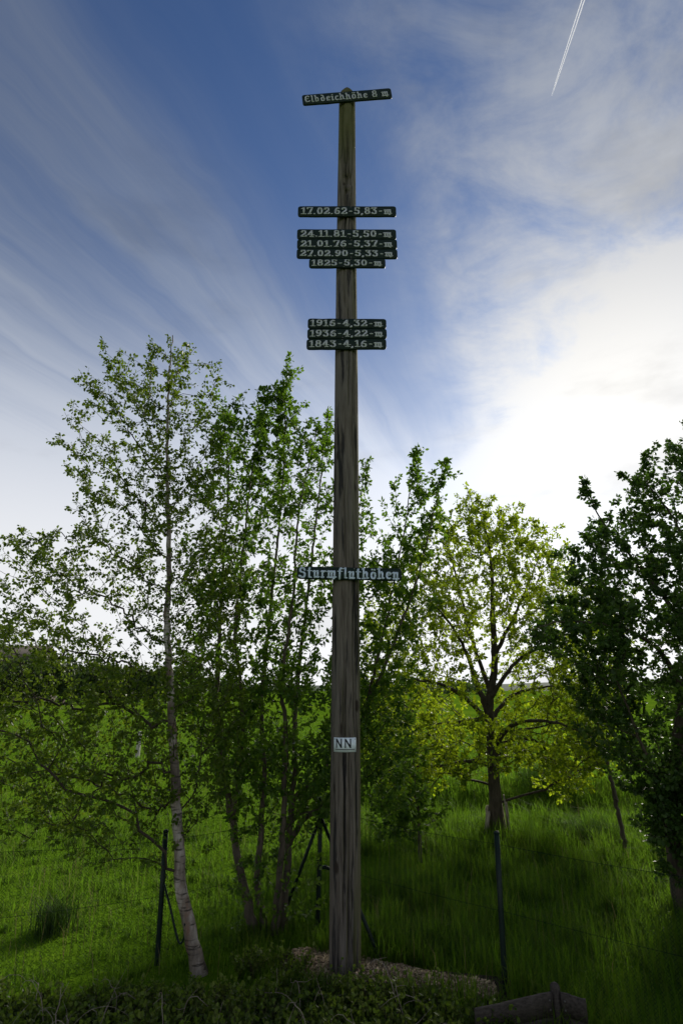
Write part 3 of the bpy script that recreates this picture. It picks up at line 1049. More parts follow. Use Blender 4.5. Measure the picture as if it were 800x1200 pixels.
def build_barn():
    Yb = 108.0
    a, b = W(-190, 757, Yb), W(58, 757, Yb)
    x0, x1, zr = a[0], b[0], a[2]
    zb = -0.2
    ze = zr - 3.2
    root = empty('barn', ((x0 + x1) / 2, Yb, zb))
    tag(root, 'long low barn with dark brown roof behind the far hedgerow', 'barn')
    o = np.array(root.location)
    d = 5.5
    mb = MB()
    # walls with gables
    V = [(x0, Yb - d, zb), (x1, Yb - d, zb), (x1, Yb + d, zb), (x0, Yb + d, zb), (x0, Yb - d, ze), (x1, Yb - d, ze), (x1, Yb + d, ze), (x0, Yb + d, ze), (x0, Yb, zr - .12), (x1, Yb, zr - .12)]
    mb.add(V, [[0, 1, 5, 4], [2, 3, 7, 6]], [[1, 2, 6, 9, 5], [3, 0, 4, 8, 7]])
    obj('wall', mb.mesh('wall', o), M['barn_wall'], root)
    for sgn in (-1, 1):
        mb = MB()
        ax = np.array([(x1 - x0) / 2 + 0.5, 0, 0])
        e = np.array([0, sgn * (d + 0.6), ze - zr - 0.35])
        c = np.array([(x0 + x1) / 2, Yb, zr]) + e / 2
        nrm_ = np.cross(ax, e)
        nrm_ = nrm_ / np.linalg.norm(nrm_) * 0.08
        V, Fq = box_data(c, ax, e / 2, nrm_)
        mb.add(V, Fq)
        obj('roof_slope', mb.mesh('roof_slope', o), M['roof'], root)
    for k in range(2):
        xx = x0 + (x1 - x0) * (0.55 + 0.25 * k)
        V, Fq = box_data((xx, Yb - d - 0.05, zb + 1.7), (1.6, 0, 0), (0, 0.06, 0), (0, 0, 1.7))
        mb = MB()
        mb.add(V, Fq)
        obj('barn_door', mb.mesh('barn_door', o), M['roof'], root)


build_barn()

# ------------------------------------------------------------------ the tall pole
PB = W(404, 1145, POLE_Y)
PT = W(406.5, 103.2, POLE_Y)
POLE_BASE = np.array([PB[0], POLE_Y, 0.0])


def pole_axis(z):
    t = (z - 0.0) / PT[2]
    return np.array([PB[0] + (PT[0] - PB[0]) * t, POLE_Y, z])


def pole_radius(z):
    zs = [0.0, W(404, 900, POLE_Y)[2], W(405, 670, POLE_Y)[2], W(405, 440, POLE_Y)[2], W(406, 180, POLE_Y)[2], PT[2]]
    ws = [37.5, 35, 31, 27, 20.3, 18.6]
    rs = [w * px_size(pole_axis(z_)) / 2 for w, z_ in zip(ws, zs)]
    return np.interp(z, zs, rs)


def build_pole():
    r = np.random.default_rng(5)
    H = PT[2]
    ns = 180
    zc = H - 0.16                                  # the head narrows to a blunt point
    zz = np.concatenate([[-0.3], np.arange(0, zc, 0.022), zc + np.linspace(0, 1, 9)[:-1] * 0.16])
    A = np.linspace(0, 2 * math.pi, ns, endpoint=False)
    ZZ, AA = np.meshgrid(zz, A, indexing='ij')
    R = pole_radius(ZZ)
    R = np.where(ZZ > zc, R * (1 - 0.88 * ((ZZ - zc) / 0.16) ** 1.15), R)
    R = R * (1 + 0.012 * np.sin(3 * AA + ZZ * 0.7) + 0.008 * np.sin(5 * AA - 1.3 * ZZ + 1))
    # drying cracks
    D = np.zeros_like(R)
    front = -math.pi / 2
    for k in range(70):
        a0 = r.uniform(0, 2 * math.pi) if k > 26 else front + r.normal() * 0.55
        z0 = r.uniform(-0.5, H - 0.5)
        L = r.uniform(0.4, 2.4)
        wd = r.uniform(0.025, 0.07)
        dep = r.uniform(0.008, 0.028)
        ang = a0 + 0.05 * np.sin((ZZ - z0) * r.uniform(2, 5) + r.uniform(0, 6)) + 0.02 * np.sin((ZZ - z0) * 14 + k)
        da = np.angle(np.exp(1j * (AA - ang)))
        env = np.clip((ZZ - z0) / 0.15, 0, 1) * np.clip((z0 + L - ZZ) / 0.25, 0, 1)
        D -= dep * env * np.exp(-(da / wd) ** 2)
    # two old step notches cut into the front, near the top
    for zpix, hh, dep, wa in [(210, 0.075, 0.040, 0.55), (224, 0.03, 0.030, 0.30), (170, 0.30, 0.022, 0.16), (182, 0.12, 0.018, 0.30)]:
        zn = W(406, zpix, POLE_Y - 0.1)[2]
        da = np.angle(np.exp(1j * (AA - front)))
        D -= dep * np.clip(1.6 * np.exp(-((ZZ - zn) / hh) ** 4), 0, 1) * np.clip(1.5 * np.exp(-(da / wa) ** 4), 0, 1)
    # the lower, later repaired stretch stands a touch proud of the upper one
    zj = W(406, 466, POLE_Y - 0.1)[2]
    R = R + D
    cx = PB[0] + (PT[0] - PB[0]) * (ZZ / H)
    V = np.stack([cx + R * np.cos(AA) - POLE_BASE[0], R * np.sin(AA), ZZ], -1).reshape(-1, 3)
    n = len(zz)
    i = np.arange(n - 1)[:, None] * ns
    j = np.arange(ns)[None, :]
    k = (np.arange(ns) + 1)[None, :] % ns
    Q = np.stack([i + j, i + k, i + ns + k, i + ns + j], -1).reshape(-1, 4)
    Vt = np.vstack([V, [[PT[0] - POLE_BASE[0], 0, H]]])
    top = np.stack([(n - 1) * ns + np.arange(ns), (n - 1) * ns + (np.arange(ns) + 1) % ns, np.full(ns, len(V))], -1)
    o = obj('wooden_pole', np_mesh('wooden_pole', Vt, [Q, top], True), M['pole'], None, POLE_BASE)
    tag(o, 'tall weathered round wooden pole carrying the stacked height signs', 'pole')


build_pole()


# ------------------------------------------------------------------ lettering: broad-nib strokes
def arc(cx, cy, rx, ry, a0, a1, n=None):
    n = n or max(4, int(abs(a1 - a0) / 24))
    t = np.radians(np.linspace(a0, a1, n + 1))
    return [(cx + rx * math.cos(a), cy + ry * math.sin(a)) for a in t]


def stem_(x, y0, y1, foot=True, head=True):
    s = [[(x, y0), (x, y1)]]
    if foot:
        s.append([(x - .08, y0 + .05), (x, y0), (x + .10, y0 + .07)])
    if head:
        s.append([(x - .11, y1 - .08), (x, y1)])
    return s


XH = 0.66
GL = {
    '0': (0.66, [arc(.33, .5, .22, .44, 0, 360)]),
    '1': (0.50, [[(.27, .05), (.27, .95)], [(.27, .93), (.08, .80)], [(.06, .04), (.46, .04)]]),
    '2': (0.66, [arc(.33, .70, .21, .24, 165, -35) + [(.08, .07)], [(.08, .06), (.58, .06), (.60, .24)], [(.13, .70), (.17, .74)]]),
    '3': (0.64, [[(.10, .78), (.10, .95), (.52, .95), (.28, .60)], arc(.29, .32, .23, .28, 88, -150), [(.08, .22), (.14, .2)]]),
    '4': (0.68, [[(.43, .05), (.43, .95)], [(.43, .95), (.05, .30), (.64, .30)], [(.28, .04), (.58, .04)]]),
    '5': (0.64, [[(.54, .80), (.54, .95), (.15, .95), (.13, .56)], arc(.30, .32, .23, .28, 118, -150), [(.08, .22), (.14, .2)]]),
    '6': (0.66, [arc(.33, .29, .22, .25, 0, 360), arc(.50, .36, .39, .58, 100, 185), [(.46, .86), (.52, .82)]]),
    '7': (0.62, [[(.07, .76), (.07, .95), (.57, .95), (.30, .05)], [(.14, .04), (.46, .04)]]),
    '8': (0.66, [arc(.33, .74, .19, .21, 0, 360), arc(.33, .27, .22, .24, 0, 360)]),
    '9': (0.66, [arc(.33, .70, .22, .25, 0, 360), arc(.16, .63, .39, .58, 5, -80), [(.18, .14), (.14, .18)]]),
    '-': (0.56, [[(.21, .40), (.35, .40)], [(.21, .45), (.35, .45)]]),
    '.': (0.28, [[(.12, .04), (.12, .09)]]),
    ',': (0.28, [[(.13, .08), (.13, .03), (.07, -.13)]]),
    ' ': (0.34, []),
    'm': (0.86, stem_(.14, .03, XH) + [[(.14, XH - .14), (.38, XH)]] + stem_(.40, .03, XH, head=False) + [[(.40, XH - .14), (.62, XH)]] + [[(.66, XH - .02), (.66, .06), (.58, -.08)], [(.66, .04), (.78, .12)]]),
    'n': (0.60, stem_(.14, .03, XH) + [[(.14, XH - .14), (.38, XH)], [(.42, XH - .02), (.42, .06), (.34, -.08)], [(.42, .04), (.54, .10)]]),
    'u': (0.60, stem_(.14, .03, XH, foot=False) + [[(.14, .05), (.36, .14)]] + stem_(.42, .03, XH)),
    'r': (0.48, stem_(.14, .03, XH) + [[(.14, XH - .16), (.34, XH), (.40, XH - .06)]]),
    't': (0.44, [[(.20, .92), (.16, .80), (.18, .08), (.34, .05)], [(.05, XH), (.36, XH)]]),
    'f': (0.44, [[(.40, .90), (.28, .97), (.18, .82), (.18, -.06)], [(.05, XH), (.36, XH)]]),
    'l': (0.34, [[(.06, .90), (.16, .97), (.16, .08), (.28, .05)]]),
    'i': (0.32, stem_(.15, .03, XH) + [[(.15, .84), (.15, .90)]]),
    'b': (0.60, [[(.06, .90), (.15, .97), (.15, .08)], [(.15, .06), (.36, .04)], arc(.28, .33, .18, .29, -60, 100), [(.15, .50), (.30, .62)]]),
    'd': (0.60, [arc(.30, .30, .17, .27, 0, 360), [(.46, .40), (.36, .80), (.14, .96)]]),
    'e': (0.54, [arc(.29, .33, .18, .30, 10, 310), [(.12, .36), (.46, .38)]]),
    'c': (0.48, [arc(.29, .33, .18, .30, 70, 315), [(.34, .63), (.42, .54)]]),
    'h': (0.64, [[(.06, .90), (.15, .97), (.15, .03)], [(.05, .06), (.15, .02), (.25, .08)], [(.15, .46), (.36, XH), (.45, .54), (.46, .05)], [(.46, .05), (.56, .10)]]),
    'o': (0.58, [arc(.29, .33, .18, .30, 0, 360)]),
    'ö': (0.58, [arc(.29, .33, .18, .30, 0, 360), [(.18, .84), (.18, .90)], [(.40, .84), (.40, .90)]]),
    'S': (0.70, [arc(.34, .72, .20, .22, 20, 200) + arc(.36, .29, .22, .25, 110, -160), [(.52, .80), (.56, .70)], [(.08, .22), (.14, .14)]]),
    'E': (0.66, [arc(.36, .50, .26, .45, 60, 300), [(.18, .52), (.46, .54)], [(.48, .90), (.54, .78)], [(.48, .10), (.58, .20)]]),
    'N': (0.80, [[(.14, .05), (.14, .95)], [(.14 + .48 * k / 8, .95 - .90 * k / 8) for k in range(9)], [(.62, .05), (.62, .95)]]),
}


def hull(P):
    P = sorted(set((round(x, 6), round(y, 6)) for x, y in P))
    def half(pts):
        h = []
        for p in pts:
            while len(h) >= 2 and (h[-1][0] - h[-2][0]) * (p[1] - h[-2][1]) - (h[-1][1] - h[-2][1]) * (p[0] - h[-2][0]) <= 1e-12:
                h.pop()
            h.append(p)
        return h
    a, b = half(P), half(P[::-1])
    return a[:-1] + b[:-1]


_glyphs = {}


def glyph_mesh(ch, H, wx, nib, thick, key):
    """upright in XZ, face towards -Y, origin at lower left"""
    k = (ch, round(H, 4), key)
    if k in _glyphs:
        return _glyphs[k]
    mb = MB()
    nw, nh = nib
    cnt = 0
    for line in GL[ch][1]:
        for (x0, y0), (x1, y1) in zip(line[:-1], line[1:]):
            pts = [(x + sx * nw / 2, y + sy * nh / 2) for x, y in ((x0, y0), (x1, y1)) for sx in (-1, 1) for sy in (-1, 1)]
            hp = hull(pts)
            n = len(hp)
            d = thick + 0.00006 * (cnt % 12)
            cnt += 1
            Fv = [(x * H * wx, -d, y * H) for x, y in hp]
            Bv = [(x * H * wx, 0.0, y * H) for x, y in hp]
            side = [[i, (i + 1) % n, n + (i + 1) % n, n + i] for i in range(n)]
            mb.add(Fv + Bv, np.array([list(range(n))]), np.array(side)[:, ::-1])
    me = mb.mesh('letter')
    _glyphs[k] = me
    return me


SPC = 0.10


def text_width(s, H, wx):
    return sum(GL[c][0] + SPC for c in s) * H * wx


def rounded_board(w, h, t, rad_, r, bev=0.004):
    """board lying in XZ, front face at y = 0, back at y = t, slightly uneven outline"""
    out = []
    for cx, cz, a0 in ((w / 2 - rad_, h / 2 - rad_, 0), (-w / 2 + rad_, h / 2 - rad_, 90), (-w / 2 + rad_, -h / 2 + rad_, 180), (w / 2 - rad_, -h / 2 + rad_, 270)):
        for a in np.radians(np.linspace(a0, a0 + 90, 5)):
            out.append((cx + rad_ * math.cos(a), cz + rad_ * math.sin(a)))
        # uneven long edges
        if a0 in (0, 180):
            sx = -1 if a0 == 0 else 1
            for u in np.linspace(0.06, 0.94, 10):
                out.append((-sx * -1 * 0 + (w / 2 - rad_) * (1 - 2 * u) * (1 if a0 == 0 else -1), (h / 2 if a0 == 0 else -h / 2) + r.normal() * 0.0012))
    out = np.array(out)
    n = len(out)
    sc_ = np.array([1 - 2 * bev / w, 1 - 2 * bev / h])
    rings = [(out * sc_, 0.0), (out, bev), (out, t - bev), (out * sc_, t)]
    V = np.concatenate([np.stack([p[:, 0], np.full(n, y), p[:, 1]], -1) for p, y in rings])
    F = []
    for k in range(3):
        for i in range(n):
            j = (i + 1) % n
            F.append([k * n + i, k * n + j, (k + 1) * n + j, (k + 1) * n + i])
    # front and back as fans about the middle
    V = np.vstack([V, [[0, 0, 0], [0, t, 0]]])
    T = [[i, 4 * n, (i + 1) % n] for i in range(n)] + [[3 * n + i, 3 * n + (i + 1) % n, 4 * n + 1] for i in range(n)]
    return np_mesh('board', V, [np.array(F), np.array(T)], False)


def screw_mesh():
    mb = MB()
    a = np.linspace(0, 2 * math.pi, 12, endpoint=False)
    V = []
    for rr, y in ((0.0065, 0.0), (0.0065, -0.0015), (0.004, -0.0032)):
        V += [(rr * math.cos(t), y, rr * math.sin(t)) for t in a]
    V.append((0, -0.0034, 0))
    F = []
    for k in range(2):
        for i in range(12):
            j = (i + 1) % 12
            F.append([k * 12 + i, k * 12 + j, (k + 1) * 12 + j, (k + 1) * 12 + i])
    mb.add(V, np.array(F), np.array([[24 + i, 24 + (i + 1) % 12, 36] for i in range(12)]))
    return mb.mesh('screw', smooth=False)


SCREW = screw_mesh()


def sign(text, x0, x1, y0, y1, label, name='height_sign', tilt=0.0, fill=0.93, hfrac=0.66, nib=(0.185, 0.085), mat='letter', seed=0, yaw=0.0, thick=0.024, gap=0.0, dz=0.0):
    r = np.random.default_rng(300 + seed)
    cx, cy = (x0 + x1) / 2, (y0 + y1) / 2
    z = W(cx, cy, POLE_Y)[2]
    Yf = POLE_Y - float(pole_radius(z)) - thick - 0.001 - gap
    C = W(cx, cy, Yf)
    w = W(x1, cy, Yf)[0] - W(x0, cy, Yf)[0]
    h = W(cx, y0, Yf)[2] - W(cx, y1, Yf)[2]
    h = h - 0.005
    o = obj(name, rounded_board(w, h, thick, 0.030, r), M['board'], None, C)
    o.rotation_euler = (0, -rad(tilt), rad(yaw))
    tag(o, label, 'sign', 'signs on the wooden pole')
    H = h * hfrac
    tw = text_width(text, H, 1.0)
    wx = (w * fill) / tw
    x = -w * fill / 2
    for ch in text:
        if GL[ch][1]:
            me = glyph_mesh(ch, H, wx, nib, 0.0035, '%.3f%s' % (wx, mat))
            l = obj('letter', me, M[mat], o, (x, 0.0, -H * 0.47 + r.normal() * 0.0012))
            l.rotation_euler = (0, r.normal() * 0.012, 0)
        x += (GL[ch][0] + SPC) * H * wx
    for sx in (-1, 1):
        obj('screw', SCREW, M['screw'], o, (sx * 0.045 + r.normal() * 0.004, 0.0, h * 0.40 * (1 if (seed + (sx > 0)) % 2 else -1)))
    return o


sign('Elbdeichhöhe 8 m', 354, 459, 106.8, 118.6, 'topmost tilted dark sign reading Elbdeichhöhe 8 m', tilt=6.3, seed=1, fill=0.95, hfrac=0.66, nib=(0.15, 0.08), yaw=0)
sign('17.02.62-5,83-m', 349, 464, 241.2, 253.4, 'dark sign reading 17.02.62-5,83-m, alone below the topmost one', seed=2)
sign('24.11.81-5,50-m', 348, 464, 268.2, 280.0, 'dark sign reading 24.11.81-5,50-m, top of the upper stack', seed=3, tilt=-0.2)
sign('21.01.76-5,37-m', 348, 465, 280.0, 291.4, 'dark sign reading 21.01.76-5,37-m, second in the upper stack', seed=4)
sign('27.02.90-5,33-m', 347.5, 465.5, 291.4, 302.6, 'dark sign reading 27.02.90-5,33-m, third in the upper stack', seed=5, tilt=-0.3)
sign('1825-5,30-m', 362, 451.5, 302.6, 313.6, 'short dark sign reading 1825-5,30-m, bottom of the upper stack', seed=6)
sign('1916-4,32-m', 360.5, 452.5, 373.0, 384.8, 'dark sign reading 1916-4,32-m, top of the lower stack', seed=7, tilt=-0.4)
sign('1936-4,22-m', 360, 453, 384.8, 396.8, 'dark sign reading 1936-4,22-m, middle of the lower stack', seed=8)
sign('1843-4,16-m', 359, 452.5, 396.8, 409.2, 'dark sign reading 1843-4,16-m, bottom of the lower stack', seed=9, tilt=0.2)
sign('Sturmfluthöhen', 348, 470.5, 664.6, 679.6, 'dark sign with pale letters reading Sturmfluthöhen at mid height', name='title_sign', tilt=-1.2, seed=10, fill=0.97, hfrac=0.88, nib=(0.17, 0.085), mat='letter_bright')


def nn_plate():
    """thin enamel plate bent round the pole"""
    z0, z1 = W(404, 881.5, POLE_Y - .13)[2], W(404, 864.5, POLE_Y - .13)[2]
    zc = (z0 + z1) / 2
    R = float(pole_radius(zc)) + 0.002
    c = pole_axis(zc)
    # angular extent from its width in the picture
    xl, xr = W(391, 873, POLE_Y - .13)[0], W(417, 873, POLE_Y - .13)[0]
    al, ar = math.asin((xl - c[0]) / R), math.asin((xr - c[0]) / R)
    n = 18
    A = np.linspace(al, ar, n)
    h = (z1 - z0) / 2
    def curved(R_, zlo, zhi, A_):
        return np.array([(R_ * math.sin(a), -R_ * math.cos(a), z) for z in (zlo, zhi) for a in A_])
    Vo, Vi = curved(R + 0.0015, -h, h, A), curved(R, -h, h, A)
    V = np.vstack([Vo, Vi])
    m_ = 2 * n
    F = []
    for i in range(n - 1):
        F.append([i, i + 1, n + i + 1, n + i])
        F.append([m_ + i, m_ + n + i, m_ + n + i + 1, m_ + i + 1])
        F.append([i, m_ + i, m_ + i + 1, i + 1])
        F.append([n + i, n + i + 1, m_ + n + i + 1, m_ + n + i])
    F.append([0, n, m_ + n, m_])
    F.append([n - 1, m_ + n - 1, m_ + 2 * n - 1, 2 * n - 1])
    o = obj('datum_plate', np_mesh('datum_plate', V, [np.array(F)], False), M['plate'], None, c)
    tag(o, 'small white plate lettered NN low on the pole', 'sign', 'signs on the wooden pole')
    wid = R * (ar - al)
    H = 2 * h * 0.64
    def bent(me):
        n_ = len(me.vertices)
        co = np.zeros(n_ * 3, np.float32)
        me.vertices.foreach_get('co', co)
        co = co.reshape(-1, 3)
        a = al + co[:, 0] / R
        rr = R + 0.0015 - co[:, 1]
        me.vertices.foreach_set('co', np.stack([rr * np.sin(a), -rr * np.cos(a), co[:, 2]], -1).astype(np.float32).ravel())
        me.update()
        return me
    for k, xo in enumerate((0.10, 0.47)):
        me = glyph_mesh('N', H, 1.25, (0.11, 0.10), 0.0012, 'nn%d' % k)
        n_ = len(me.vertices)
        co = np.zeros(n_ * 3, np.float32)
        me.vertices.foreach_get('co', co)
        co = co.reshape(-1, 3)
        co[:, 0] += wid * xo
        co[:, 2] += -h * 0.42
        me.vertices.foreach_set('co', co.ravel())
        obj('letter', bent(me), M['plate_ink'], o)
    mb = MB()
    xsu = np.linspace(wid * 0.10, wid * 0.93, 14)
    zl, zh = -h * 0.68, -h * 0.58
    V = np.array([(x, -0.0007, z) for z in (zl, zh) for x in xsu])
    F = np.array([[i, i + 1, 14 + i + 1, 14 + i] for i in range(13)])
    mb.add(V, F)
    obj('underline', bent(mb.mesh('underline')), M['plate_ink'], o)
    for a in (al + 0.09, ar - 0.09):
        s = obj('screw', SCREW, M['screw'], o, ((R + .0015) * math.sin(a), -(R + .0015) * math.cos(a), h * 0.78))
        s.scale = (0.6, 0.6, 0.6)
        s.rotation_euler = (0, 0, a)


nn_plate()

# ------------------------------------------------------------------ wire fence
def build_fence():
    b1, b2, b3 = G(184, 1131), G(372, 1091), G(592, 1166)
    t1 = W(194.5, 975, b1[1] + 0.02)
    t2 = W(376, 936, b2[1])
    t3 = W(581.5, 977, b3[1] + 0.05)
    root = empty('wire_fence', b2)
    o3 = np.array(b2)
    tag(root, 'low dark green wire mesh fence with thin steel posts behind the pole', 'fence')

    def post(b, t, r=0.021):
        mb = MB()
        d = (t - b) / np.linalg.norm(t - b)
        add_tube(mb, np.array([b - d * 0.3, b, b + (t - b) * 0.5, t]), r, 12)
        p = obj('post', mb.mesh('post', o3, True), M['post'], root)
        mb = MB()
        add_tube(mb, np.array([t, t + d * 0.012, t + d * 0.02]), [r * 1.15, r * 1.1, r * 0.6], 12)
        obj('post_cap', mb.mesh('post_cap', o3, True), M['post'], p)
    # unseen neighbours outside the frame continue the two runs
    e1 = b1 + (b1 - b2) * 1.35
    e3 = b3 + (b3 - b2) * 1.2
    e1[2] = e3[2] = 0.0
    up = np.array([0, 0, 1.1])
    for b, t in ((b1, t1), (b2, t2), (b3, t3), (e1, e1 + up), (e3, e3 + up)):
        post(b, t)
    # braces of the corner post
    for b, f in ((G(328, 1084), 0.86), (G(449, 1133), 0.86)):
        mb = MB()
        a = b2 + (t2 - b2) * f
        add_tube(mb, np.array([a, (a + b) / 2, b - (a - b) * 0.06]), 0.016, 10)
        obj('brace', mb.mesh('brace', o3, True), M['post'], root)
    # clamp sticking out of the corner post
    mb = MB()
    a = b2 + (t2 - b2) * 0.46
    add_tube(mb, np.array([a, a + np.array([0.06, -0.01, 0.01]), a + np.array([0.11, -0.02, -0.005])]), [0.012, 0.018, 0.012], 8)
    obj('clamp', mb.mesh('clamp', o3, True), M['post'], root)
    # mesh panels: interlinked zigzag wires
    for (ba, ta), (bb, tb) in (((e1, e1 + up), (b1, t1)), ((b1, t1), (b2, t2)), ((b2, t2), (b3, t3)), ((b3, t3), (e3, e3 + up))):
        L = np.linalg.norm(bb - ba)
        mb = MB()
        n = int(L / 0.052)
        rows = 19
        hs = np.linspace(0.04, 0.93, rows * 2 + 1)
        def at(u, h):
            lo = ba + (bb - ba) * u
            hi = ta + (tb - ta) * u
            sag = 0.03 * math.sin(math.pi * u) * h
            return lo + (hi - lo) * h - np.array([0, 0, sag])
        for i in range(n):
            pts = [at(min(1, max(0, (i + (0.5 if k % 2 else 0.0) + 0.25) / n)), h) for k, h in enumerate(hs)]
            pts2 = [at(min(1, max(0, (i + (0.0 if k % 2 else 0.5) + 0.25) / n)), h) + np.array([0, 0.002, 0]) for k, h in enumerate(hs)]
            add_tube(mb, np.array(pts), 0.0016, 3, cap=False)
            add_tube(mb, np.array(pts2), 0.0016, 3, cap=False)
        tag(obj('wire_mesh', mb.mesh('wire_mesh', o3), M['wire'], root), kind='stuff')
        for h in (0.93, 0.5):
            mb = MB()
            add_tube(mb, np.array([at(u, h) for u in np.linspace(0, 1, 12)]), 0.0016, 5)
            obj('tension_wire', mb.mesh('tension_wire', o3, True), M['wire'], root)
    return b1, t1


FB, FT = build_fence()


def tree_tie():
    """slack black strap between the left fence post and the birch"""
    a = FB + (FT - FB) * 0.60 + np.array([0.02, -0.02, 0])
    z = W(213, 1100, 5.3)
    e = W(214, 1060, 5.33)
    low = W(211, 1106, 5.30)
    P = smooth_path(np.array([a, W(200, 1065, 5.33), W(206, 1092, 5.31), low, W(216, 1098, 5.30), W(217, 1082, 5.25)]), 0.03)
    mb = MB()
    add_tube(mb, P, 0.009, 6)
    o = obj('tree_tie', mb.mesh('tree_tie', P[0], True), M['post'], None, P[0])
    tag(o, 'slack dark strap hanging between the left fence post and birch', 'strap')


tree_tie()


# ------------------------------------------------------------------ planter of planks, bark mulch, props
def build_planter():
    corner = G(651, 1163, 0.22)
    cz = 0.26
    c = W(650, 1161, corner[1])
    left = W(556, 1179, corner[1] - 0.22)
    right = W(690, 1175, corner[1] - 0.12)
    base = np.array([corner[0], corner[1], 0.0])
    root = empty('plank_planter', base)
    tag(root, 'grey plank corner of a raised bed at the bottom right', 'raised bed')
    r = np.random.default_rng(77)

    def plank(a, b, z0, z1, th, name='plank'):
        a, b = np.array([a[0], a[1], 0]), np.array([b[0], b[1], 0])
        d = (b - a) / np.linalg.norm(b - a)
        n = np.array([-d[1], d[0], 0])
        L = np.linalg.norm(b - a)
        k = 12
        V = []
        for i in range(k + 1):
            u = i / k
            p = a + d * L * u + n * 0.002 * math.sin(u * 5 + z0 * 9)
            zt = z1 + 0.0015 * math.sin(u * 7) + r.normal() * 0.0007
            for off, zz in ((-th / 2, z0), (th / 2, z0), (th / 2, zt - 0.0015), (th / 2 - 0.0015, zt), (-th / 2 + 0.0015, zt), (-th / 2, zt - 0.0015)):
                q = p + n * off
                V.append((q[0], q[1], zz))
        F = []
        for i in range(k):
            for j in range(6):
                F.append([i * 6 + j, i * 6 + (j + 1) % 6, (i + 1) * 6 + (j + 1) % 6, (i + 1) * 6 + j])
        mb = MB()
        mb.add(V, np.array(F), np.array([list(range(6))[::-1], [k * 6 + j for j in range(6)]]))
        return obj(name, mb.mesh(name, base), M['plank'], root)
    zt = c[2]
    far = np.array([0, 0, 0])
    # left run and right run, two planks high
    dl = (left - c) / np.linalg.norm(left[:2] - c[:2])
    l_end = left
    dr = (right - c) / np.linalg.norm(right[:2] - c[:2])
    r_end = c + dr * 0.19
    for (e, d_) in ((l_end, dl), (r_end, dr)):
        s_ = c + d_ * 0.032
        plank(s_, e, zt - 0.125, zt, 0.019)
        plank(s_, e, zt - 0.27, zt - 0.131, 0.019)
    # corner post with a chamfered head
    mb = MB()
    s = 0.022
    V, Fq = [], []
    rings = [(-0.15, s), (zt + 0.030, s), (zt + 0.044, s * 0.62)]
    ang = math.atan2(dl[1], dl[0])
    for z, k in rings:
        for t in range(4):
            a = ang + math.pi / 4 + t * math.pi / 2
            V.append((c[0] + k * 1.414 * math.cos(a), c[1] + k * 1.414 * math.sin(a), z))
    for i in range(2):
        for j in range(4):
            Fq.append([i * 4 + j, i * 4 + (j + 1) % 4, (i + 1) * 4 + (j + 1) % 4, (i + 1) * 4 + j])
    Fq.append([8, 9, 10, 11])
    mb.add(V, np.array(Fq))
    obj('corner_post', mb.mesh('corner_post', base), M['plank'], root)
    for d_ in (dl, dr):
        for dz in (-0.04, -0.09):
            s_ = obj('screw', SCREW, M['screw'], root)
            p = c + d_ * 0.06
            nn = np.array([-d_[1], d_[0], 0])
            if nn[1] > 0:
                nn = -nn
            s_.location = (p[0] + nn[0] * 0.0105 - base[0], p[1] + nn[1] * 0.0105 - base[1], zt + dz)
            s_.rotation_euler = (0, 0, math.atan2(nn[0], -nn[1]))


build_planter()


def build_mulch():
    r = np.random.default_rng(99)
    poly = [(343, 1120), (372, 1113), (425, 1126), (470, 1139), (520, 1154), (578, 1164), (582, 1175), (540, 1180), (480, 1164), (425, 1160), (372, 1162), (345, 1142)]
    P = []
    while len(P) < 5200:
        px, py = r.uniform(340, 602, 500), r.uniform(1108, 1198, 500)
        ok = in_poly(px, py, poly)
        P += [G(a, b) for a, b in zip(px[ok], py[ok])]
    P = np.array(P)[:5200]
    # heap up a little towards the middle of the strip
    mb = MB()
    cxm = np.array([np.interp(p[0], [-0.5, 0.1, 1.5], [5.45, 5.2, 4.95]) for p in P])
    for i, p in enumerate(P):
        hgt = 0.05 * max(0.0, 1 - abs(p[1] - cxm[i]) / 0.35)
        L, w_, t = r.uniform(0.010, 0.030), r.uniform(0.004, 0.011), r.uniform(0.0015, 0.004)
        a, tl, ro = r.uniform(0, 6.28), r.normal() * 0.35, r.normal() * 0.5
        ax = np.array([math.cos(a) * math.cos(tl), math.sin(a) * math.cos(tl), math.sin(tl)])
        ay = norm(np.cross(np.array([0, 0, 1.0]), ax))
        az = np.cross(ax, ay)
        ay2 = ay * math.cos(ro) + az * math.sin(ro)
        az2 = np.cross(ax, ay2)
        V, Fq = box_data((p[0], p[1], hgt + 0.010 + r.uniform(0, 0.014)), ax * L, ay2 * w_, az2 * t)
        V[[1, 3, 5, 7]] += (V[[0, 2, 4, 6]] - V[[1, 3, 5, 7]]) * np.array([[0.0], [0.18], [0.05], [0.25]])
        mb.add(V, Fq)
    o = obj('bark_mulch', mb.mesh('bark_mulch'), M['chip'])
    tag(o, 'pale brown wood chips strewn round the pole foot', 'wood chips', None, 'stuff')
    # soil under the chips
    k = 40
    bx = np.linspace(-0.5, 1.3, k)
    cy = np.interp(bx, [-0.5, 0.1, 1.5], [5.45, 5.2, 4.95])
    V = []
    for t in np.linspace(-1, 1, 9):
        V.append(np.stack([bx, cy + t * 0.27, 0.005 + 0.045 * (1 - t * t) * np.sin(np.linspace(0.05, math.pi - 0.05, k)) ** 0.5 - 0.012 * (abs(t) == 1)], -1))
    V = np.concatenate(V)
    a = (np.arange(8)[:, None] * k + np.arange(k - 1)[None, :]).ravel()
    s = obj('soil_mound', np_mesh('soil_mound', V, [np.stack([a, a + 1, a + k + 1, a + k], -1)], True), M['soil'])
    tag(s, 'low mound of dark soil under the wood chips', None, None, 'structure')


build_mulch()


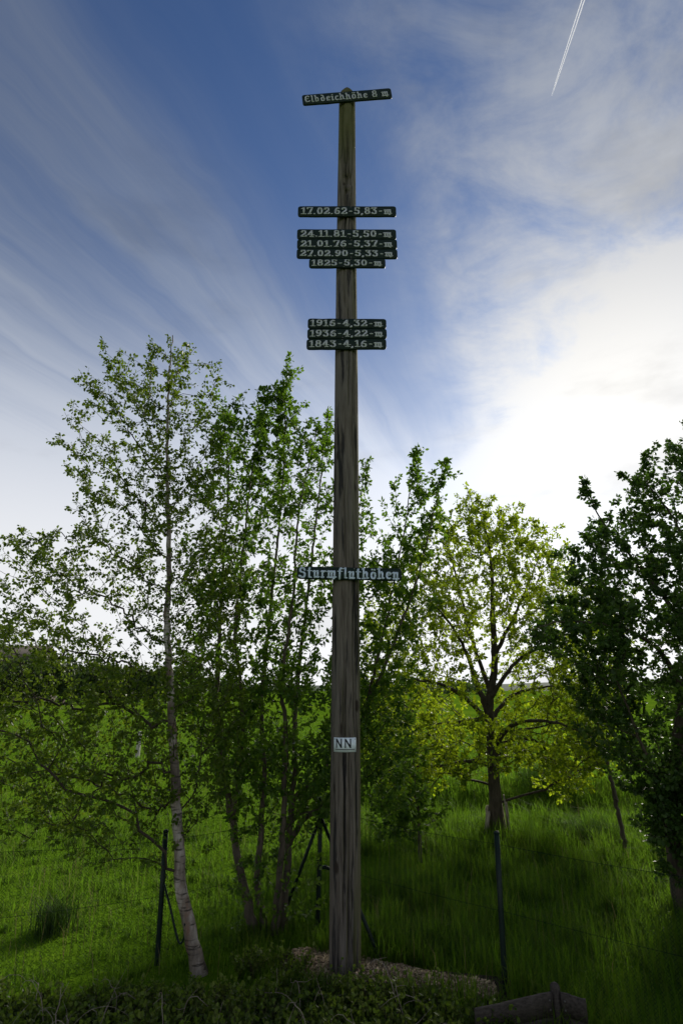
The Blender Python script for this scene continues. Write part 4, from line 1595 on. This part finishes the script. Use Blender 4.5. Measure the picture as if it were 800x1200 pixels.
def build_guard():
    """split grey boards standing round the foot of the yellow-green tree"""
    root = empty('tree_guard', OAK)
    tag(root, 'weathered split boards leaning round the yellow-green tree trunk', 'tree guard')
    r = np.random.default_rng(71)
    # boards of uneven height stand in a half ring behind the trunk
    for deg, hh, wd in ((-12, 0.62, 0.085), (14, 0.52, 0.06), (38, 0.58, 0.07), (70, 0.40, 0.08), (105, 0.44, 0.07), (140, 0.36, 0.08), (168, 0.46, 0.075), (192, 0.40, 0.06)):
        a = rad(deg)
        rad_v = np.array([math.cos(a), math.sin(a), 0])
        tan_v = np.array([-math.sin(a), math.cos(a), 0])
        R0 = 0.19 + r.uniform(0, 0.02)
        lean = r.uniform(0.02, 0.10)
        skew = r.normal() * 0.05
        k = 7
        top = [(-0.5, 0.86 + r.uniform(0, 0.08)), (-0.2, 0.94 + r.uniform(0, 0.06)), (0.1, 1.0), (0.5, 0.84 + r.uniform(0, 0.1))]
        out = [(0.5, -0.12), (0.5, 0.4), (0.46, 0.7)] + [(u, v) for u, v in top[::-1]] + [(-0.47, 0.6), (-0.5, 0.3), (-0.5, -0.12)]
        F_, B_ = [], []
        for u, v in out:
            p = rad_v * (R0 - lean * v) + tan_v * (u * wd + skew * v) + np.array([0, 0, v * hh])
            F_.append(p + rad_v * 0.011)
            B_.append(p - rad_v * 0.011)
        n = len(out)
        mb = MB()
        mb.add(np.vstack([F_, B_]), np.array([list(range(n))]), np.array([list(range(n, 2 * n))[::-1]]), np.array([[i, n + i, n + (i + 1) % n, (i + 1) % n] for i in range(n)]))
        obj('board', mb.mesh('board'), M['guard'], root)


build_guard()


def build_stake():
    b = G(734, 1003)
    P = smooth_path(pix_path([(734, 1003), (727, 968), (720, 932), (714, 905), (708, 886)], b[1], [0, .02, .03, .05, .05]), 0.05)
    r = np.random.default_rng(3)
    P[1:] += r.normal(size=P[1:].shape) * 0.006
    P = np.vstack([P[0] - np.array([0.02, 0, 0.2]), P])
    mb = MB()
    add_tube(mb, P, np.linspace(0.034, 0.024, len(P)) * (1 + 0.08 * r.normal(size=len(P))), 9)
    root = empty('leaning_stake', b)
    tag(root, 'thin crooked leaning stake in the grass under the dark tree', 'stake')
    obj('shaft', mb.mesh('shaft', b, True), M['bark'], root)
    mb = MB()
    q = P[len(P) // 2 + 2]
    add_tube(mb, np.array([q + np.array([-0.05, -0.03, 0.03]), q + np.array([0, -0.035, 0.0]), q + np.array([0.02, -0.03, -0.03])]), 0.008, 6)
    obj('side_stub', mb.mesh('side_stub', b, True), M['bark'], root)


build_stake()


def build_far_post():
    b = G(161, 887)
    top = W(161.5, 857, b[1])
    mb = MB()
    h = top[2] - b[2]
    add_tube(mb, np.array([[0, 0, -0.3], [0, 0, 0], [0.004, 0, h * 0.5], [0.01, 0, h - 0.02], [0.01, 0, h]]), [0.075, 0.074, 0.07, 0.068, 0.05], 12)
    o = obj('meadow_post', mb.mesh('meadow_post', smooth=True), M['pale_post'], None, b)
    tag(o, 'short pale wooden post out in the meadow behind the birch', 'post')


build_far_post()


# ------------------------------------------------------------------ grass
def build_grass():
    r = np.random.default_rng(17)

    def scatter(n, y0, y1, pw):
        u = r.uniform(0, 1, n)
        y = (y0 ** pw + u * (y1 ** pw - y0 ** pw)) ** (1 / pw)
        half = y * 0.66 + 0.9
        x = r.uniform(-1, 1, n) * half
        return x, y

    def patch(x, y, n, h, wd, lean, thr=0.35):
        keep = r.uniform(0, 1, n) < np.clip(0.72 + 0.6 * vnoise(x, y, 1.7, 7) + 0.3 * vnoise(x, y, 4.1, 3), 0.18, 1.0)
        # no grass on the chips or through the pole
        cyc = np.interp(x, [-0.5, 0.1, 1.5], [5.45, 5.2, 4.95])
        chips = (np.abs(y - cyc) < 0.22) & (x > -0.5) & (x < 1.2)
        keep &= ~(chips & (r.uniform(0, 1, n) < 0.97))
        return keep
    # tall rich grass close by and on the right, shorter grazed sward on the left
    x, y = scatter(190000, 4.35, 12.5, 1.0)
    # tussocks: part of the blades crowd round clump centres
    nc = 1100
    cx_, cy_ = scatter(nc, 4.6, 12.5, 1.0)
    cl = r.uniform(0, 1, len(x)) < 0.42
    pick = r.integers(0, nc, len(x))
    sg = r.uniform(0.03, 0.10, nc)[pick]
    x = np.where(cl, cx_[pick] + r.normal(size=len(x)) * sg, x)
    y = np.where(cl, cy_[pick] + r.normal(size=len(x)) * sg, y)
    right = smoothstep(-1.2, 1.2, x + 0.12 * (y - 6))
    tall = 0.5 + 0.5 * vnoise(x, y, 1.1, 4)
    h = (0.055 + 0.085 * np.clip(tall * 1.4 - 0.2, 0, 1) ** 2) * (1 - right) + (0.16 + 0.17 * tall) * right
    h = h * (0.55 + 0.75 * r.uniform(0, 1, len(x)))
    h = np.where(cl, h * r.uniform(0.8, 1.7, nc)[pick], h * 0.85)
    h = np.where(y < 5.1, h * 0.85, h)
    k = patch(x, y, len(x), h, None, None)
    x, y, h = x[k], y[k], h[k]
    P = np.stack([x, y, terrain(x, y) - 0.01], -1)
    me = blades_mesh('near_grass', P, h, r.uniform(0.004, 0.0085, len(x)) * (1 + 0.05 * (y - 5)), np.clip(r.normal(0.55, 0.28, len(x)), 0.05, 1.2), r)
    tag(obj('near_grass', me, M['grass']), 'lush dark green grass around pole, fence and trees', 'grass', None, 'stuff')
    # last year's seed stalks standing among the blades
    x, y = scatter(3800, 4.9, 16.0, 1.0)
    k = vnoise(x, y, 1.3, 12) + 0.6 * r.normal(size=len(x)) > 0.1
    x, y = x[k], y[k]
    P = np.stack([x, y, terrain(x, y) - 0.01], -1)
    me = blades_mesh('seed_stalks', P, r.uniform(0.16, 0.42, len(x)), r.uniform(0.003, 0.005, len(x)), np.clip(r.normal(0.4, 0.3, len(x)), 0.02, 1.2), r)
    tag(obj('seed_stalks', me, M['stalk']), 'dry seed stalks scattered through the green grass', 'grass', None, 'stuff')
    # further off
    x, y = scatter(170000, 12.0, 46.0, 1.15)
    h = (0.11 + 0.10 * (0.5 + 0.5 * vnoise(x, y, 0.6, 8))) * (0.5 + 0.8 * r.uniform(0, 1, len(x)))
    h = h * (0.75 + 0.5 * smoothstep(-2, 3, x) * smoothstep(22, 13, y))
    k = r.uniform(0, 1, len(x)) < np.clip(0.7 + 0.6 * vnoise(x, y, 0.8, 5), 0.2, 1)
    x, y, h = x[k], y[k], h[k]
    P = np.stack([x, y, terrain(x, y) - 0.015], -1)
    me = blades_mesh('meadow_grass', P, h, r.uniform(0.010, 0.022, len(x)) * (y / 14) ** 0.6, np.clip(r.normal(0.55, 0.28, len(x)), 0.05, 1.2), r)
    tag(obj('meadow_grass', me, M['grass']), 'sunlit meadow grass stretching away behind the trees', 'grass', None, 'stuff')


build_grass()


def tuft(px, py, n, hh, spread, label, seed, mat='rush', name='rush_tuft'):
    r = np.random.default_rng(seed)
    b = G(px, py)
    P = np.stack([r.normal(size=n) * spread, r.normal(size=n) * spread, np.full(n, -0.02)], -1)
    me = blades_mesh(name, P, hh * r.uniform(0.55, 1.1, n), r.uniform(0.004, 0.008, n), np.clip(r.normal(0.5, 0.3, n), 0.05, 1.2), r)
    b[2] = float(terrain(b[0], b[1]))
    o = obj(name, me, M[mat], None, b)
    tag(o, label, 'grass tuft')


tuft(62, 1092, 380, 0.36, 0.085, 'dark rush tuft standing in the grass at the lower left', 61)
tuft(470, 925, 700, 0.55, 0.25, 'dark rush tuft on the bank right of the pole', 62)
tuft(640, 935, 900, 0.5, 0.3, 'dark rush tuft below the drooping right branch', 63)
tuft(690, 985, 700, 0.45, 0.22, 'dark rush tuft left of the leaning stake', 64)


# ------------------------------------------------------------------ low cover and dry stems along the bottom
def build_cover():
    r = np.random.default_rng(29)
    stems = MB()
    LP, LD, LS = [], [], []
    spots = []
    for _ in range(1100):
        px = r.uniform(-60, 600)
        y = r.uniform(4.15, 4.85)
        x = (px - 400) / 650 * (y * 0.95 - 0.6)
        if x > 0.75 and y > 4.55:
            continue
        spots.append((x, y, r.uniform(0.14, 0.30) * (0.75 + 0.35 * vnoise(x, y, 2.3, 6))))
    for px, py in [(300, 1130), (320, 1125), (345, 1135), (285, 1135), (330, 1150), (440, 1160), (455, 1165), (480, 1172), (505, 1178), (390, 1165), (415, 1160)]:
        for _ in range(7):
            g_ = G(px + r.normal() * 10, py + 12)
            spots.append((g_[0], g_[1], r.uniform(0.12, 0.24)))
    for x, y, h in spots:
        z = float(terrain(x, y))
        for _ in range(r.integers(2, 5)):
            a = r.uniform(0, 6.28)
            ln = r.uniform(0.1, 0.6)
            p0 = np.array([x, y, z - 0.02])
            p2 = p0 + np.array([math.cos(a) * ln * h, math.sin(a) * ln * h, h * r.uniform(0.7, 1.1)])
            p1 = (p0 + p2) / 2 + np.array([0, 0, 0.12 * h])
            t = np.linspace(0, 1, 6)[:, None]
            L = (1 - t) ** 2 * p0 + 2 * t * (1 - t) * p1 + t * t * p2
            add_tube(stems, L, np.linspace(0.0022, 0.0010, 6), 3, cap=False)
            nl = r.integers(5, 11)
            uu = r.uniform(0.25, 1.0, nl)
            for u in uu:
                q = (1 - u) ** 2 * p0 + 2 * u * (1 - u) * p1 + u * u * p2
                LP.append(q)
                LD.append(r.normal(size=3) + np.array([0, 0, 0.5]))
                LS.append(r.uniform(0.018, 0.042))
    me = leaves_mesh('low_cover', np.array(LP), np.array(LD), np.array(LS), r, 1.1, 0.8)
    tag(obj('low_cover', me, M['cover_leaf']), 'low leafy undergrowth along the bottom edge', 'undergrowth', None, 'stuff')
    tag(obj('low_cover_stems', stems.mesh('low_cover_stems'), M['twig']), 'thin stems of the low undergrowth', 'undergrowth', None, 'stuff')
    # dead bramble canes
    mb = MB()
    for k in range(36):
        px = r.uniform(-20, 520) if k % 3 else r.normal(400, 60)
        y = r.uniform(4.1, 4.75)
        x = (px - 400) / 650 * (y * 0.95 - 0.6)
        z = float(terrain(x, y))
        a = r.uniform(0, 6.28)
        ln = r.uniform(0.12, 0.42)
        up = r.uniform(0.12, 0.34)
        p0 = np.array([x, y, z])
        p3 = p0 + np.array([math.cos(a) * ln, math.sin(a) * ln * 0.6, up * r.uniform(0.1, 1.0)])
        p1 = p0 + np.array([math.cos(a) * ln * 0.2, math.sin(a) * ln * 0.1, up])
        p2 = p3 + np.array([-math.cos(a) * ln * 0.3, 0, up * 0.35])
        t = np.linspace(0, 1, 12)[:, None]
        L = (1 - t) ** 3 * p0 + 3 * t * (1 - t) ** 2 * p1 + 3 * t * t * (1 - t) * p2 + t ** 3 * p3
        L = L + np.cumsum(r.normal(size=L.shape), axis=0) * 0.006
        add_tube(mb, L, np.linspace(0.0030, 0.0010, 12) * r.uniform(0.7, 1.3), 5, cap=False)
        for _ in range(2):
            i = r.integers(3, 10)
            e = L[i] + r.normal(size=3) * 0.06 + np.array([0, 0, 0.03])
            add_tube(mb, np.array([L[i], (L[i] + e) / 2 + r.normal(size=3) * 0.008, e]), [0.0018, 0.0014, 0.0008], 4, cap=False)
    tag(obj('dead_canes', mb.mesh('dead_canes', smooth=True), M['dry_twig']), 'tangle of dry pale bramble canes along the bottom edge', 'canes', None, 'stuff')


build_cover()


# ------------------------------------------------------------------ vapour trail
def build_contrail():
    d0, d1 = norm(ray(646, 112)), norm(ray(690, -22))
    alt = 3000.0
    A, B = EYE + d0 * (alt / d0[2]), EYE + d1 * (alt / d1[2])
    root = empty('vapour_trail', A)
    tag(root, 'thin white double vapour trail high in the sky at the upper right', 'vapour trail')
    ax = norm(B - A)
    side = norm(np.cross(ax, norm(A)))
    r = np.random.default_rng(8)
    for k, off in enumerate((-4.6, 4.6)):
        t = np.linspace(0, 1.25, 90)
        P = A + (B - A) * t[:, None] + side[None, :] * (off * np.clip(0.4 + t * 1.2, 0, 1.2))[:, None] + r.normal(size=(90, 3)) * 0.2
        rr = np.interp(t, [0, 0.12, 0.5, 1.25], [0.4, 1.5, 2.1, 2.7]) * (1 + 0.05 * r.normal(size=90))
        mb = MB()
        add_tube(mb, P, rr, 8)
        obj('trail', mb.mesh('trail', A, True), M['contrail'], root)


build_contrail()
